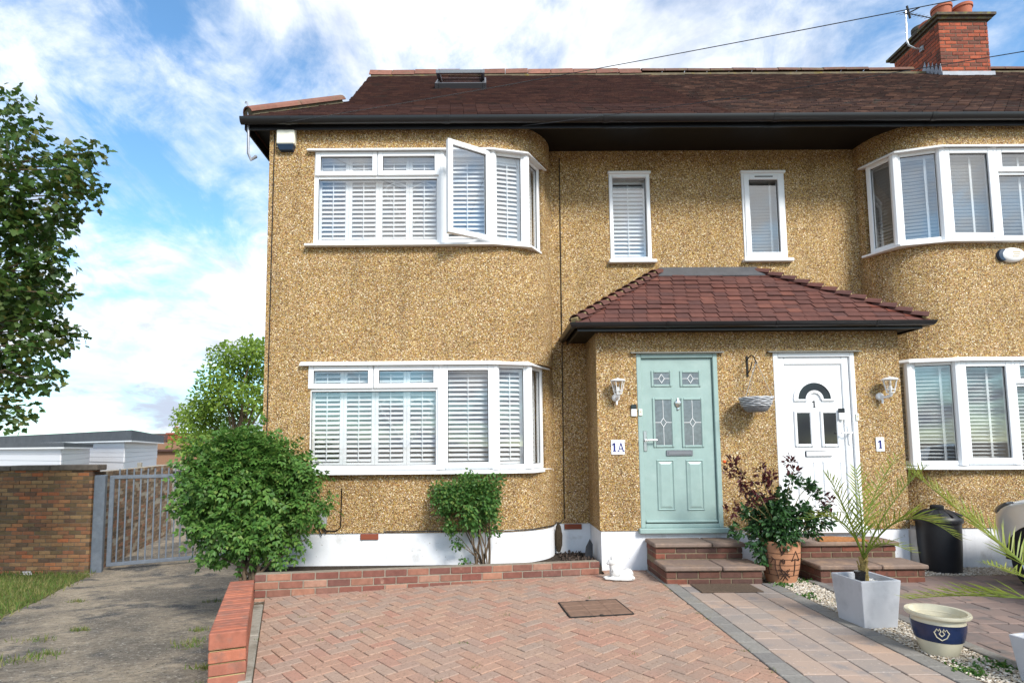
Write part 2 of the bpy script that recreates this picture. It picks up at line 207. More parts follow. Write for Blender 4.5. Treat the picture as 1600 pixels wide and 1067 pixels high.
# ---------------------------------------------------------------- mesh builder
class MB:
    def __init__(s): s.v = []; s.f = []
    def add(s, vs, fs):
        o = len(s.v); s.v += [tuple(v) for v in vs]; s.f += [tuple(i+o for i in f) for f in fs]; return s
    def box(s, x0, x1, y0, y1, z0, z1):
        return s.add([(x0, y0, z0), (x1, y0, z0), (x1, y1, z0), (x0, y1, z0), (x0, y0, z1), (x1, y0, z1), (x1, y1, z1), (x0, y1, z1)],
                     [(0, 3, 2, 1), (4, 5, 6, 7), (0, 1, 5, 4), (1, 2, 6, 5), (2, 3, 7, 6), (3, 0, 4, 7)])
    def cbox(s, x0, x1, y0, y1, z0, z1, c=0.004, mtx=None):     # chamfered box, 44 triangles
        c = min(c, (x1-x0)*.45, (y1-y0)*.45, (z1-z0)*.45); vs = []; idx = {}
        X = (x0, x1); Y = (y0, y1); Z = (z0, z1); C = (c, -c)
        for i in (0, 1):
            for j in (0, 1):
                for k in (0, 1):
                    for a in range(3):
                        p = [X[i]+(C[i] if a != 0 else 0), Y[j]+(C[j] if a != 1 else 0), Z[k]+(C[k] if a != 2 else 0)]
                        idx[i, j, k, a] = len(vs); vs.append(tuple(mtx @ Vector(p)) if mtx else tuple(p))
        fs = []
        for a in range(3):
            b_, c_ = (a+1) % 3, (a+2) % 3
            for sgn in (0, 1):
                q = []
                for (u, v) in ((0, 0), (1, 0), (1, 1), (0, 1)):
                    k = [0, 0, 0]; k[a] = sgn; k[b_] = u; k[c_] = v; q.append(idx[(*k, a)])
                fs.append(tuple(q if sgn else q[::-1]))
            for u in (0, 1):
                for v in (0, 1):   # edge along axis a
                    k0 = [0, 0, 0]; k0[b_] = u; k0[c_] = v; k1 = list(k0); k1[a] = 1
                    q = [idx[(*k0, b_)], idx[(*k1, b_)], idx[(*k1, c_)], idx[(*k0, c_)]]
                    fs.append(tuple(q if (u != v) else q[::-1]))
        for i in (0, 1):
            for j in (0, 1):
                for k in (0, 1):
                    q = [idx[i, j, k, 0], idx[i, j, k, 1], idx[i, j, k, 2]]; fs.append(tuple(q if (i+j+k) % 2 else q[::-1]))
        return s.add(vs, fs)
    def obox(s, c, ax, ay, az, lx, ly, lz, ch=0):
        c = Vector(c); ax = Vector(ax).normalized(); ay = Vector(ay).normalized(); az = Vector(az).normalized()
        m = Matrix(((ax.x, ay.x, az.x, c.x), (ax.y, ay.y, az.y, c.y), (ax.z, ay.z, az.z, c.z), (0, 0, 0, 1)))
        if ch: return s.cbox(-lx/2, lx/2, -ly/2, ly/2, -lz/2, lz/2, ch, m)
        t = MB().box(-lx/2, lx/2, -ly/2, ly/2, -lz/2, lz/2); return s.add([m @ Vector(v) for v in t.v], t.f)
    def tube(s, pts, r, n=8, cap=True):
        pts = [Vector(p) for p in pts]; rs = r if isinstance(r, (list, tuple)) else [r]*len(pts); rings = []; pu = None
        for i, p in enumerate(pts):
            d = (pts[min(i+1, len(pts)-1)]-pts[max(i-1, 0)])
            d = d.normalized() if d.length > 1e-9 else Vector((0, 0, 1))
            u = (pu - d*pu.dot(d)) if pu else d.orthogonal()
            if u.length < 1e-6: u = d.orthogonal()
            u.normalize(); pu = u; v = d.cross(u)
            rings.append([p+(u*math.cos(2*math.pi*k/n)+v*math.sin(2*math.pi*k/n))*rs[i] for k in range(n)])
        vs = [q for rg in rings for q in rg]; fs = []
        for i in range(len(pts)-1):
            for k in range(n): k2 = (k+1) % n; fs.append((i*n+k, i*n+k2, (i+1)*n+k2, (i+1)*n+k))
        if cap: fs.append(tuple(range(n))[::-1]); fs.append(tuple((len(pts)-1)*n+k for k in range(n)))
        return s.add(vs, fs)
    def lathe(s, prof, c=(0, 0, 0), n=32, cap0=True, cap1=True, axis='Z'):
        c = Vector(c); vs = []; fs = []
        for (r, h) in prof:
            for k in range(n):
                a = 2*math.pi*k/n; p = (r*math.cos(a), r*math.sin(a), h)
                if axis == 'Y': p = (p[0], p[2], p[1])
                if axis == 'X': p = (p[2], p[0], p[1])
                vs.append(c+Vector(p))
        for i in range(len(prof)-1):
            for k in range(n): k2 = (k+1) % n; fs.append((i*n+k, i*n+k2, (i+1)*n+k2, (i+1)*n+k))
        if cap0: fs.append(tuple(range(n))[::-1])
        if cap1: fs.append(tuple((len(prof)-1)*n+k for k in range(n)))
        return s.add(vs, fs)
    def prism(s, poly, vec):
        n = len(poly); vec = Vector(vec); a = [Vector(p) for p in poly]; b = [p+vec for p in a]
        return s.add(a+b, [tuple(range(n))[::-1], tuple(range(n, 2*n))]+[(i, (i+1) % n, n+(i+1) % n, n+i) for i in range(n)])
    def strip(s, plan, d0, d1, z0, z1, slope=0.0):      # band along an open plan line, d = outward (to the viewer) offset; slope lowers the outer edge
        A = offset(plan, d0); B = offset(plan, d1); n = len(plan)
        for i in range(n-1):
            s.add([(*A[i], z0), (*B[i], z0-slope), (*B[i+1], z0-slope), (*A[i+1], z0), (*A[i], z1), (*B[i], z1-slope), (*B[i+1], z1-slope), (*A[i+1], z1)],
                  [(0, 1, 2, 3), (7, 6, 5, 4), (1, 5, 6, 2), (0, 3, 7, 4)] + ([(0, 4, 5, 1)] if i == 0 else []) + ([(3, 2, 6, 7)] if i == n-2 else []))
        return s
    def seg(s, A, B, u0, u1, w0, w1, z0, z1, ch=0):      # box in the frame of wall segment A->B: u metres along, w outward
        A = Vector((*A, 0)); B = Vector((*B, 0)); d = (B-A).normalized(); o = Vector((d.y, -d.x, 0))
        c = A+d*(u0+u1)/2+o*(w0+w1)/2+Vector((0, 0, (z0+z1)/2))
        return s.obox(c, d, -o, (0, 0, 1), abs(u1-u0), abs(w1-w0), z1-z0, ch)
    def mesh(s, name, smooth=None):
        me = bpy.data.meshes.new(name); me.from_pydata(s.v, [], s.f); me.update()
        if smooth:
            me.polygons.foreach_set('use_smooth', [True]*len(me.polygons)); me.set_sharp_from_angle(angle=math.radians(smooth))
        return me
def offset(plan, d):
    out = []
    for i, p in enumerate(plan):
        ns = []
        if i > 0: q = Vector(p)-Vector(plan[i-1]); ns.append(Vector((q.y, -q.x)).normalized())
        if i < len(plan)-1: q = Vector(plan[i+1])-Vector(p); ns.append(Vector((q.y, -q.x)).normalized())
        if len(ns) == 2:
            m = (ns[0]+ns[1]).normalized(); m = m/max(0.4, m.dot(ns[0]))
        else: m = ns[0]
        out.append((p[0]+m.x*d, p[1]+m.y*d))
    return out
WL = {}
def place(o, loc, parent=None):
    loc = Vector(loc); WL[o.name] = loc; o.parent = parent
    o.location = loc-(WL[parent.name] if parent else Vector((0, 0, 0))); COL.objects.link(o); return o
def fixnormals(me):
    bm = bmesh.new(); bm.from_mesh(me); bmesh.ops.recalc_face_normals(bm, faces=bm.faces); bm.to_mesh(me); bm.free()
def obj(name, mb, m, parent=None, smooth=None, loc=None, fix=True):
    if loc is None:
        a = np.array(mb.v); loc = ((a[:, 0].min()+a[:, 0].max())/2, (a[:, 1].min()+a[:, 1].max())/2, a[:, 2].min())
    loc = Vector(loc); mb.v = [(x-loc.x, y-loc.y, z-loc.z) for x, y, z in mb.v]
    me = mb.mesh(name, None)
    if fix: fixnormals(me)
    if smooth:
        me.polygons.foreach_set('use_smooth', [True]*len(me.polygons)); me.set_sharp_from_angle(angle=math.radians(smooth))
    me.materials.append(M[m] if isinstance(m, str) else m)
    return place(bpy.data.objects.new(name, me), loc, parent)
def inst(name, me, loc, parent, rot=(0, 0, 0)):
    o = bpy.data.objects.new(name, me); o.rotation_euler = rot; return place(o, loc, parent)
def tag(o, label=None, cat=None, group=None, kind=None):
    for k, v in (('label', label), ('category', cat), ('group', group), ('kind', kind)):
        if v: o[k] = v
    return o
def thing(name, label, cat, loc, group=None): return tag(place(bpy.data.objects.new(name, None), loc), label, cat, group)
CACHE = {}
def brick_mesh(l, w_, h, m, c=0.005):
    k = (round(l, 3), round(w_, 3), round(h, 3), m)
    if k not in CACHE:
        me = MB().cbox(-l/2, l/2, -w_/2, w_/2, 0, h, c).mesh('brick'); me.materials.append(M[m]); CACHE[k] = me
    return CACHE[k]
def brickwork(parent, x, y, z, ang, length, courses, thick, m, mortar, bl=0.215, bh=0.065, j=0.010, shift=0, joined=False, proud=0.006, core=True, tilt=0.0, jit=0.002):
    """courses of stretchers from (x,y,z) along ang; every brick its own object over a recessed mortar core"""
    d = Vector((math.cos(ang), math.sin(ang), 0)); mbj = MB()
    for k in range(courses):
        p = -(bl+j)*(0.5 if (k+shift) % 2 else 0.0)
        while p < length-0.01:
            a, b = max(p, 0), min(p+bl, length); p += bl+j
            if b-a < 0.03: continue
            mid = (a+b)/2; zz_ = z+k*(bh+j)+j/2-tilt*mid; jj = random.uniform(-jit, jit)
            c = Vector((x, y, zz_))+d*mid+Vector((-d.y, d.x, 0))*jj
            if joined: mbj.obox(c+Vector((0, 0, bh/2)), d, (-d.y, d.x, 0), (0, 0, 1), b-a, thick, bh)
            else: inst('brick', brick_mesh(b-a, thick, bh, m), c, parent, (random.uniform(-.01, .01), tilt, ang+random.uniform(-.004, .004)))
    if joined: tag(obj('bricks', mbj, m, parent), kind='stuff')
    if core:
        h = courses*(bh+j); c = Vector((x, y, z+h/2-tilt*length/2))+d*length/2
        obj('mortar', MB().obox(c, d+Vector((0, 0, -tilt)), (-d.y, d.x, 0), (tilt*d.x, tilt*d.y, 1), length-2*proud, thick-2*proud, h-0.004), mortar, parent)
def profile(mb, plan, prof, closed=True):
    lines = [[(*q, z) for q in offset(plan, d)] for d, z in prof]; n = len(plan); m = len(prof); o = len(mb.v)
    mb.v += [p for ln in lines for p in ln]
    for a in range(m if closed else m-1):
        b = (a+1) % m
        for i in range(n-1): mb.f.append((o+a*n+i, o+a*n+i+1, o+b*n+i+1, o+b*n+i))
    for i in (0, n-1): mb.f.append(tuple(o+a*n+i for a in range(m)))
    return mb
# ---------------------------------------------------------------- ground
M['ground'] = mat('rough tarmac', (0.19, 0.165, 0.135), 0.95, 0.1, var=(14, 0.35), mottle=[(0.8, (0.38, 0.315, 0.235), 0.42, 0.60), (1.7, (0.115, 0.11, 0.105), 0.52, 0.64), (34, (0.46, 0.42, 0.36), 0.585, 0.66), (48, (0.055, 0.05, 0.045), 0.575, 0.66)], bump=(30, 1.0, 0.035))
gm = MB(); R_ = 900.0; g0 = -.012
bd = [(-.75, -R_), (-.75, -5.6), (-1.10, -4.28), (-1.72, -3.0), (-2.40, -1.14), (-2.62, 0.02), (-2.62, 4.22), (-2.62, R_)]
gm.add([(x, y, g0) for x, y in bd]+[(R_, R_, g0), (R_, -R_, g0)], [tuple(range(10))[::-1]])
for i in range(len(bd)-1):       # alley side: floor strips and the retained edge
    (x0, y0), (x1, y1) = bd[i], bd[i+1]; z0, z1 = alley_z(x0, y0), alley_z(x1, y1)
    gm.add([(x0, y0, z0), (x1, y1, z1), (-R_, y1, z1), (-R_, y0, z0)], [(0, 1, 2, 3)])
    if z0 < g0-.001 or z1 < g0-.001: gm.add([(x0, y0, z0), (x1, y1, z1), (x1, y1, g0), (x0, y0, g0)], [(0, 3, 2, 1)])
tag(obj('ground', gm, 'ground', loc=(0, 0, -0.012)), kind='structure')
def clip(poly, planes):      # planes: (nx, ny, c) keep nx*x+ny*y<=c
    for nx, ny, c in planes:
        out = []
        for i in range(len(poly)):
            a, b = poly[i], poly[(i+1) % len(poly)]; da = nx*a[0]+ny*a[1]-c; db = nx*b[0]+ny*b[1]-c
            if da <= 0: out.append(a)
            if da*db < 0: t = da/(da-db); out.append((a[0]+t*(b[0]-a[0]), a[1]+t*(b[1]-a[1])))
        poly = out
        if len(poly) < 3: return []
    return poly
def area(p): return abs(sum(p[i][0]*p[(i+1) % len(p)][1]-p[(i+1) % len(p)][0]*p[i][1] for i in range(len(p)))/2)
def paver_mesh(l, wd, m, h=0.05, c=0.004):
    k = (round(l, 3), round(wd, 3), h, m)
    if k not in CACHE:
        me = MB().cbox(-l/2, l/2, -wd/2, wd/2, -h, 0, c).mesh('paver'); me.materials.append(M[m]); CACHE[k] = me
    return CACHE[k]
def lay(parent, pieces, planes, m1, m2, z, maxn=300, joint=0.005, name='paver', view=None):
    """pieces: (cx, cy, angle, l, w). Whole pieces in view, nearest first, become objects; cut and further ones one joined part"""
    whole = []; rest = []
    for (cx, cy, an, l, wd) in pieces:
        ca, sa = math.cos(an), math.sin(an); hl, hw = (l-joint)/2, (wd-joint)/2
        poly = [(cx+ca*x-sa*y, cy+sa*x+ca*y) for x, y in ((-hl, -hw), (hl, -hw), (hl, hw), (-hl, hw))]
        c = clip(poly, planes)
        if not c or area(c) < 0.0006: continue
        if area(c) > area(poly)*0.999 and (view is None or view(cx, cy)): whole.append((cy, cx, cy, an, l, wd))
        else: rest.append(c)
    whole.sort()
    for i, (_, cx, cy, an, l, wd) in enumerate(whole):
        zz_ = z+random.uniform(-.0025, .0025)
        if i < maxn: inst(name, paver_mesh(l-joint, wd-joint, m1), (cx, cy, zz_), parent, (random.uniform(-.008, .008), random.uniform(-.008, .008), an))
        else:
            ca, sa = math.cos(an), math.sin(an); hl, hw = (l-joint)/2, (wd-joint)/2
            rest.append([(cx+ca*x-sa*y, cy+sa*x+ca*y) for x, y in ((-hl, -hw), (hl, -hw), (hl, hw), (-hl, hw))])
    mb = MB()
    for c in rest:
        zz_ = z+random.uniform(-.0025, .0025); gx = sum(p[0] for p in c)/len(c); gy = sum(p[1] for p in c)/len(c); n = len(c); o = len(mb.v)
        inn = [(p[0]+(gx-p[0])*0.06, p[1]+(gy-p[1])*0.06) for p in c]
        mb.v += [(*p, zz_-0.02) for p in c]+[(*p, zz_-0.003) for p in c]+[(*p, zz_) for p in inn]
        for r in (0, 1):
            for i in range(n): mb.f.append((o+r*n+i, o+r*n+(i+1) % n, o+(r+1)*n+(i+1) % n, o+(r+1)*n+i))
        mb.f.append(tuple(o+2*n+i for i in range(n)))
    if mb.v: tag(obj(name+'s', mb, m2, parent), kind='stuff')
def halfplane(a, b):    # keep the left of a->b
    dx, dy = b[0]-a[0], b[1]-a[1]; nx, ny = dy, -dx
    return (nx, ny, nx*a[0]+ny*a[1])
inview = lambda x, y: y > -3.25
# driveway of block paving in herringbone
KL0, KL1 = (-2.06, -1.30), (-0.75, -5.0)          # left edge
E0, E1 = (-2.25, -1.10), (1.30, -0.20)            # foot of the brick edging
dw_pl = [halfplane(KL0, KL1), halfplane((1.80, -6), (1.80, 0)), halfplane(E1, E0), (0, -1, 5.2)]
drive = tag(obj('driveway', MB().prism([(-2.2, -1.2, -0.006), (-0.75, -5.2, -0.006), (1.84, -5.2, -0.006), (1.84, -0.002, -0.006), (1.32, -0.002, -0.006), (1.30, -0.2, -0.006)], (0, 0, 0.008)), 'sand'), kind='structure')
pcs = []; bl = 0.19; bw = 0.095; ca, sa = math.cos(math.radians(40)), math.sin(math.radians(40))
for i in range(-60, 60):
    for j in range(-60, 60):
        for (ox, oy, an, cx, cy) in ((0, 0, 0, bl/2, bw/2), (0, 0, math.pi/2, bl+bw/2, bl/2-bw+bw)):
            # herringbone: lattice vectors (w,w) and (2l,0)-like
            lx = i*bw+j*bl*2; ly = i*bw
            lx -= 0
            if an == 0: px, py = lx+bl/2, ly+bw/2
            else: px, py = lx+bl+bw/2, ly+bw-bl/2+bw/2-bw/2
            x, y = ca*px-sa*py, sa*px+ca*py-2.4
            if -2.5 < x < 2 and -5.4 < y < 0.1: pcs.append((x, y, an+math.radians(40), bl, bw))
lay(drive, pcs, dw_pl, 'paver', 'pavers', 0.022, 300, 0.006, 'paver', inview)
# the corner by the porch, laid on past the brick edging
lay(drive, [p for p in pcs], [halfplane((1.80, -6), (1.80, 0)), halfplane((1.30, 0), (1.30, -1)), halfplane(E0, (E1[0]+.001, E1[1])), (0, 1, -0.02)], 'paver', 'pavers', 0.0215, 0, 0.006, 'corner_paver', inview)
# path of tumbled setts between two rows of kerb blocks
path = tag(obj('path', MB().box(1.80, 2.96, -5.2, -0.68, -0.006, 0.003), 'sand'), kind='structure')
def columns(x0, x1, y0, y1, n, lens, skew=0.0):
    out = []; cw = (x1-x0)/n
    for k in range(n):
        y = y1+random.uniform(0, 0.2)
        while y > y0:
            l = random.choice(lens); out.append((x0+cw*(k+.5)+skew*(y-l/2), y-l/2, math.pi/2, l, cw)); y -= l
    return out
lay(path, columns(1.95, 2.80, -5.1, -0.70, 4, (0.16, 0.215, 0.215, 0.32)), [(0, 1, -0.715), (0, -1, 5.1)], 'sett', 'setts', 0.024, 300, 0.006, 'sett', inview)
for x0 in (1.80, 2.80):
    y = -0.02 if x0 < 2 else -0.70
    while y > -5.1: inst('kerb_block', paver_mesh(0.195, 0.14, 'kerb'), (x0+0.075, y-0.1, 0.027), path, (random.uniform(-.01, .01), 0, math.pi/2+random.uniform(-.01, .01))); y -= 0.2
# neighbour's forecourt of brown setts
fore = tag(obj('forecourt', MB().prism([(3.33, -5.2, -0.006), (12, -5.2, -0.006), (12, -0.42, -0.006), (4.6, -0.42, -0.006), (4.6, -0.5, -0.006), (3.33, -0.5, -0.006)], (0, 0, 0.009)), 'sand'), kind='structure')
y = -0.60
while y > -5.1: inst('kerb_block', paver_mesh(0.195, 0.10, 'kerb'), (3.385, y-0.1, 0.03), fore, (0, 0, math.pi/2+random.uniform(-.01, .01))); y -= 0.2
rows = []; y = -0.45
while y > -5.1:
    x = 3.44+random.uniform(-.2, 0)
    while x < 11.5:
        l = random.choice((0.16, 0.24, 0.24, 0.32)); rows.append((x+l/2, y-0.1, 0, l, 0.2)); x += l
    y -= 0.2
lay(fore, rows, [(-1, 0, -3.44), (0, -1, 5.1)], 'sett2', 'setts2', 0.022, 290, 0.007, 'sett', lambda x, y: y > -3.3 and x < 0.55+ (y+6.6)*0.96)
# ---------------------------------------------------------------- the pair of houses
PB = 0.68; ZS = 5.40; PARTY = 2.96
def quarter(xa, xb, yb, n=10, rev=False):
    pts = [(xa+(xb-xa)*math.sin(t*math.pi/2/n), yb*(1-math.cos(t*math.pi/2/n))) for t in range(n+1)]
    return pts[::-1] if rev else pts
bayL = [(-2.63, 0), (-1.2, 0)]+quarter(0.06, 0.86, PB)
bayR = quarter(5.66, 4.97, PB, rev=True)+[(8.3, 0)]+quarter(8.32, 9.0, PB)[1:]
hA = thing('terraced_house', 'end house with curved bay, open upstairs casement and white louvred shutters', 'house', (0, 0, 0), 'pebbledashed houses')
hB = thing('terraced_house', 'right-hand neighbouring house with venetian blinds and brick chimney on its roof', 'house', (6, 0, 0), 'pebbledashed houses')
def bay_wall(h, bay, w0, w1, wend0, wend1, lo, hi, main, holes):
    mb = MB(); T = -0.16
    for a, b in ((0.46, lo[0]), (lo[1], hi[0]), (hi[1], ZS+0.05)): mb.strip(bay, T, 0, a, b)
    for a, b in (lo, hi):
        for pl in (w0, w1):
            if pl: mb.strip(pl, T, 0, a, b)
        for pl in (wend0, wend1):
            if pl: mb.strip(pl, T, 0, a, b)
    x0, x1 = main; xs = sorted(holes); x = x0
    for (a, b, z0, z1) in xs:
        mb.box(x, a, PB, PB+.16, 0.46, ZS+.05); mb.box(a, b, PB, PB+.16, 0.46, z0); mb.box(a, b, PB, PB+.16, z1, ZS+.05); x = b
    mb.box(x, x1, PB, PB+.16, 0.46, ZS+.05)
    return mb
LO = (1.16, 2.44); HI = (3.87, 5.07)
s1 = PR(952, 271, 1017, 410, PB); s2 = PR(1160, 270, 1228, 408, PB)
mA = bay_wall(hA, bayL, [(-2.63, 0), (-2.08, 0)], None, None, [(0.735, 0.47), (0.80, 0.56), (0.862, PB)], LO, HI, (0.86-.03, PARTY), [(s1[0], s1[1], s1[2], s1[3])])
mA.box(-2.63, -2.47, 0.161, 8.1, -1.2, ZS+.3); mA.box(-2.47, PARTY, 7.95, 8.1, 0, ZS+.3)
obj('wall', mA, 'dash', hA, smooth=30)
mB = bay_wall(hB, bayR, None, None, [(4.97, PB), (4.985, 0.56)], None, LO, HI, (PARTY, 5.0), [(s2[0], s2[1], s2[2], s2[3])])
for a, b in (LO, HI): mB.strip([(7.9, 0), (8.3, 0)]+quarter(8.32, 9.0, PB)[1:], -.16, 0, a, b)
mB.box(8.99, 12.0, PB, PB+.16, 0, ZS+.05); mB.box(PARTY, 12, 7.95, 8.1, 0, ZS+.3); mB.box(11.84, 12, PB+.16, 7.95, 0, ZS+.3)
obj('wall', mB, 'dash', hB, smooth=30)
obj('plinth', MB().strip(bayL, -.16, -.014, 0, .46).box(0.86-.03, PARTY, PB+.014, PB+.16, 0, .46), 'plinth', hA, smooth=30)
obj('plinth', MB().strip(bayR, -.16, -.014, 0, .46).box(PARTY, 5.0, PB+.014, PB+.16, 0, .46), 'plinth', hB, smooth=30)
for h, x0, x1 in ((hA, -2.46, PARTY-.02), (hB, PARTY+.02, 11.8)):
    obj('partition', MB().box(x0, x1, 3.0, 3.08, 0.3, 5.6), 'room', h)
    obj('floor', MB().box(x0, x1, 0.86, 3.0, 2.72, 2.92).box(x0, x1, 0.86, 3.0, 0.3, 0.4), 'room', h)
    obj('upper_ceiling', MB().box(x0, x1, 0.86, 3.0, 5.28, 5.33), 'room', h)
obj('bay_floor', MB().strip(bayL, -1.2, -.161, 2.75, 2.9), 'room', hA); obj('bay_floor', MB().strip(bayR, -.86, -.161, 2.75, 2.9), 'room', hB)
# -------- windows
def fbar(mb, A, B, u0, u1, z0, z1, t, w0, w1):
    mb.seg(A, B, u0, u0+t, w0, w1, z0, z1, .006); mb.seg(A, B, u1-t, u1, w0, w1, z0, z1, .006)
    mb.seg(A, B, u0+t, u1-t, w0, w1-.001, z0, z0+t, .006); mb.seg(A, B, u0+t, u1-t, w0, w1-.001, z1-t, z1, .006)
def pane(win, A, B, u0, u1, z0, z1, w_=-.045):
    obj('pane', MB().seg(A, B, u0, u1, w_-.003, w_+.003, z0, z1), 'glass', win)
    g = MB(); t = .006
    for q in ((u0, u0+t, z0, z1), (u1-t, u1, z0, z1), (u0+t, u1-t, z0, z0+t), (u0+t, u1-t, z1-t, z1)): g.seg(A, B, q[0], q[1], w_+.003, w_+.009, q[2], q[3])
    obj('gasket', g, 'gasket', win)
def slats(win, A, B, u0, u1, z0, z1, w_, pitch, depth, th, tilt, m, name, ladders=True):
    dv = Vector((B[0]-A[0], B[1]-A[1], 0)).normalized(); ov = Vector((dv.y, -dv.x, 0)); ang = math.atan2(dv.y, dv.x)
    L_ = u1-u0; k = (name, round(L_, 3))
    if k not in CACHE:
        me = MB().cbox(-L_/2, L_/2, -depth/2, depth/2, -th/2, th/2, th*.4).mesh(name); me.materials.append(M[m]); CACHE[k] = me
    z = z0+pitch/2; c = Vector((*A, 0))+dv*(u0+u1)/2+ov*w_
    while z < z1-pitch*.3: inst(name, CACHE[k], (c.x, c.y, z), win, (tilt+random.uniform(-.03, .03), 0, ang)); z += pitch
def shutter(win, A, B, u0, u1, z0, z1, n, w_=-.125):
    mb = MB(); W_ = (u1-u0)/n; st = 0.042
    for i in range(n):
        a = u0+i*W_; b = a+W_
        for q in ((a+.001, a+st, z0, z1), (b-st, b-.001, z0, z1), (a+st, b-st, z0, z0+.06), (a+st, b-st, z1-.06, z1)): mb.seg(A, B, q[0], q[1], w_-.014, w_+.014, q[2], q[3], .003)
        mb.seg(A, B, (a+b)/2-.005, (a+b)/2+.005, w_+.024, w_+.032, z0+.08, z1-.08)
        slats(win, A, B, a+st+.002, b-st-.002, z0+.06, z1-.06, w_, .0555, .062, .009, (0.58 if z0 < 3 else .86), 'shutter', 'louvre')
    obj('shutter_frame', mb, 'shutter', win)
def blind(win, A, B, u0, u1, z0, z1, w_=-.13, tapes=2):
    slats(win, A, B, u0, u1, z0, z1-.05, w_, .044, .048, .003, (0.42 if z0 < 3 else -.22), 'blind', 'blind_slat')
    mb = MB().seg(A, B, u0, u1, w_-.025, w_+.025, z1-.05, z1)
    for i in range(tapes):
        u = u0+(u1-u0)*(0.22+0.56*i) if tapes == 2 else (u0+u1)*.5+.1
        mb.seg(A, B, u-.013, u+.013, w_+.026, w_+.028, z0, z1-.05)
    obj('blind_tape', mb, 'blind', win)
def bay_window(h, segs, z0, z1, cover, trn, sash_open=False, side='L', lab=None):
    plan = [segs[0][0]]+[s[1] for s in segs]; t = .055
    fr = MB()
    for (A, B, kind) in segs: fbar(fr, A, B, 0.002, (Vector(B)-Vector(A)).length-.002, z0, z1, t, -.085, -.015)
    for p in plan[1:-1]: fr.tube([(p[0], p[1]+.035, z0), (p[0], p[1]+.035, z1)], .05, 10)
    for (A, B, kind) in segs:
        U = (Vector(B)-Vector(A)).length
        if kind == 'main': fr.seg(A, B, t, U-t, -.085, -.016, trn-.03, trn+.03, .006); fr.seg(A, B, U/2-.03, U/2+.03, -.085, -.017, trn+.03, z1-t, .006)
    win = obj('window', fr, 'upvc', h)
    if lab: win['label'] = lab
    for (A, B, kind) in segs:
        U = (Vector(B)-Vector(A)).length
        if kind == 'main':
            pane(win, A, B, t, U-t, z0+t, trn-.03)
            for a, b in ((t-.03, U/2-.004), (U/2+.004, U-t+.03)):
                s_ = MB(); fbar(s_, A, B, a, b, trn+.004, z1-t+.035, .06, -.05, .012); obj('sash', s_, 'upvc', win); pane(win, A, B, a+.06, b-.06, trn+.064, z1-t-.025, -.02)
            if cover == 'shutter': shutter(win, A, B, t-.02, U-t+.02, z0+.03, z1-.03, 4)
            else: blind(win, A, B, t-.02, U-t+.02, z0+.03, z1-.03)
        else:
            if kind == 'casement':
                s_ = MB(); fbar(s_, A, B, t-.035, U-t+.035, z0+t-.035, z1-t+.035, .065, -.05, .012); obj('sash', s_, 'upvc', win); pane(win, A, B, t+.03, U-t-.03, z0+t+.03, z1-t-.03, -.02)
            elif kind == 'open':      # casement swung out on its right-hand hinges
                a_ = math.radians(31); Wd = U-2*t+.07; H_ = Vector((B[0]-t+.035, B[1]-.014)); Q = (H_.x-Wd*math.cos(a_), H_.y-Wd*math.sin(a_)); H2 = (H_.x, H_.y)
                s_ = MB(); fbar(s_, Q, H2, 0, Wd, z0+t-.035, z1-t+.035, .065, -.06, .002); obj('sash', s_, 'upvc', win)['label'] = 'open casement sash'
                pane(win, Q, H2, .065, Wd-.065, z0+t+.03, z1-t-.03, -.03)
                obj('stay', MB().tube([(H_.x-.12, H_.y+.01, z0+t-.01), ((H_.x*2+Q[0])/3-.07, H_.y-.1, z0+t-.012), ((H_.x+Q[0])/2, (H_.y+Q[1])/2, z0+t-.02)], .006, 6), 'steel', win)
            else: pane(win, A, B, t, U-t, z0+t, z1-t)
            if cover == 'shutter': shutter(win, A, B, t-.02, U-t+.02, z0+.03, z1-.03, 1)
            else: blind(win, A, B, t-.01, U-t+.01, z0+.03, z1-.03, tapes=1)
    # sill and head flashing follow the plan
    d0, d1 = (0.05, 0.0) if side == 'L' else (0.0, 0.05)
    e = [Vector(p) for p in plan]; q = (e[0]-e[1]).normalized()*(.07 if side == 'L' else .05); q2 = (e[-1]-e[-2]).normalized()*.07
    pl = [tuple(e[0]+q)]+[tuple(p) for p in e[1:-1]]+[tuple(e[-1]+q2)]
    obj('sill', profile(MB(), pl, [(-.1, z0-.035), (.085, z0-.045), (.085, z0-.022), (.06, z0-.016), (-.1, z0+.004)]), 'upvc', win)
    obj('head_flashing', profile(MB(), pl, [(-.1, z1+.003), (.055, z1-.022), (.058, z1-.008), (.0, z1+.03), (-.1, z1+.03)]), 'upvc', win)
    return win
M['steel'] = mat('brushed steel', (0.55, 0.55, 0.55), 0.3, 0.5, metal=1.0)
I = 0.0
segL = [((-2.09, I), (-.53, I), 'main'), ((-.53, I), (.09, I), 'open'), ((.09, I), (.50, .10), 'fixed'), ((.50, .10), (.72, .47), 'fixed')]
bay_window(hA, segL, HI[0]+.02, HI[1]-.01, 'shutter', 4.735, lab='upstairs bay window with its casement swung open')
segL2 = [(a, b, 'casement' if k == 'open' else k) for a, b, k in segL]; segL2[0] = ((-2.13, I), (-.545, I), 'main'); segL2[1] = ((-.545, I), (.10, I), 'casement'); segL2[2] = ((.10, I), (.50, .10), 'fixed')
bay_window(hA, segL2, LO[0]+.02, LO[1]-.01, 'shutter', 2.135, lab='downstairs bay window with white louvred shutters')
segR = [((4.985, .50), (5.13, .14), 'fixed'), ((5.13, .14), (5.60, .0), 'fixed'), ((5.60, 0), (6.24, 0), 'casement'), ((6.24, 0), (7.9, 0), 'main')]
bay_window(hB, segR, HI[0]+.02, HI[1]-.01, 'blind', 4.735, side='R', lab='upstairs bay window with closed blinds')
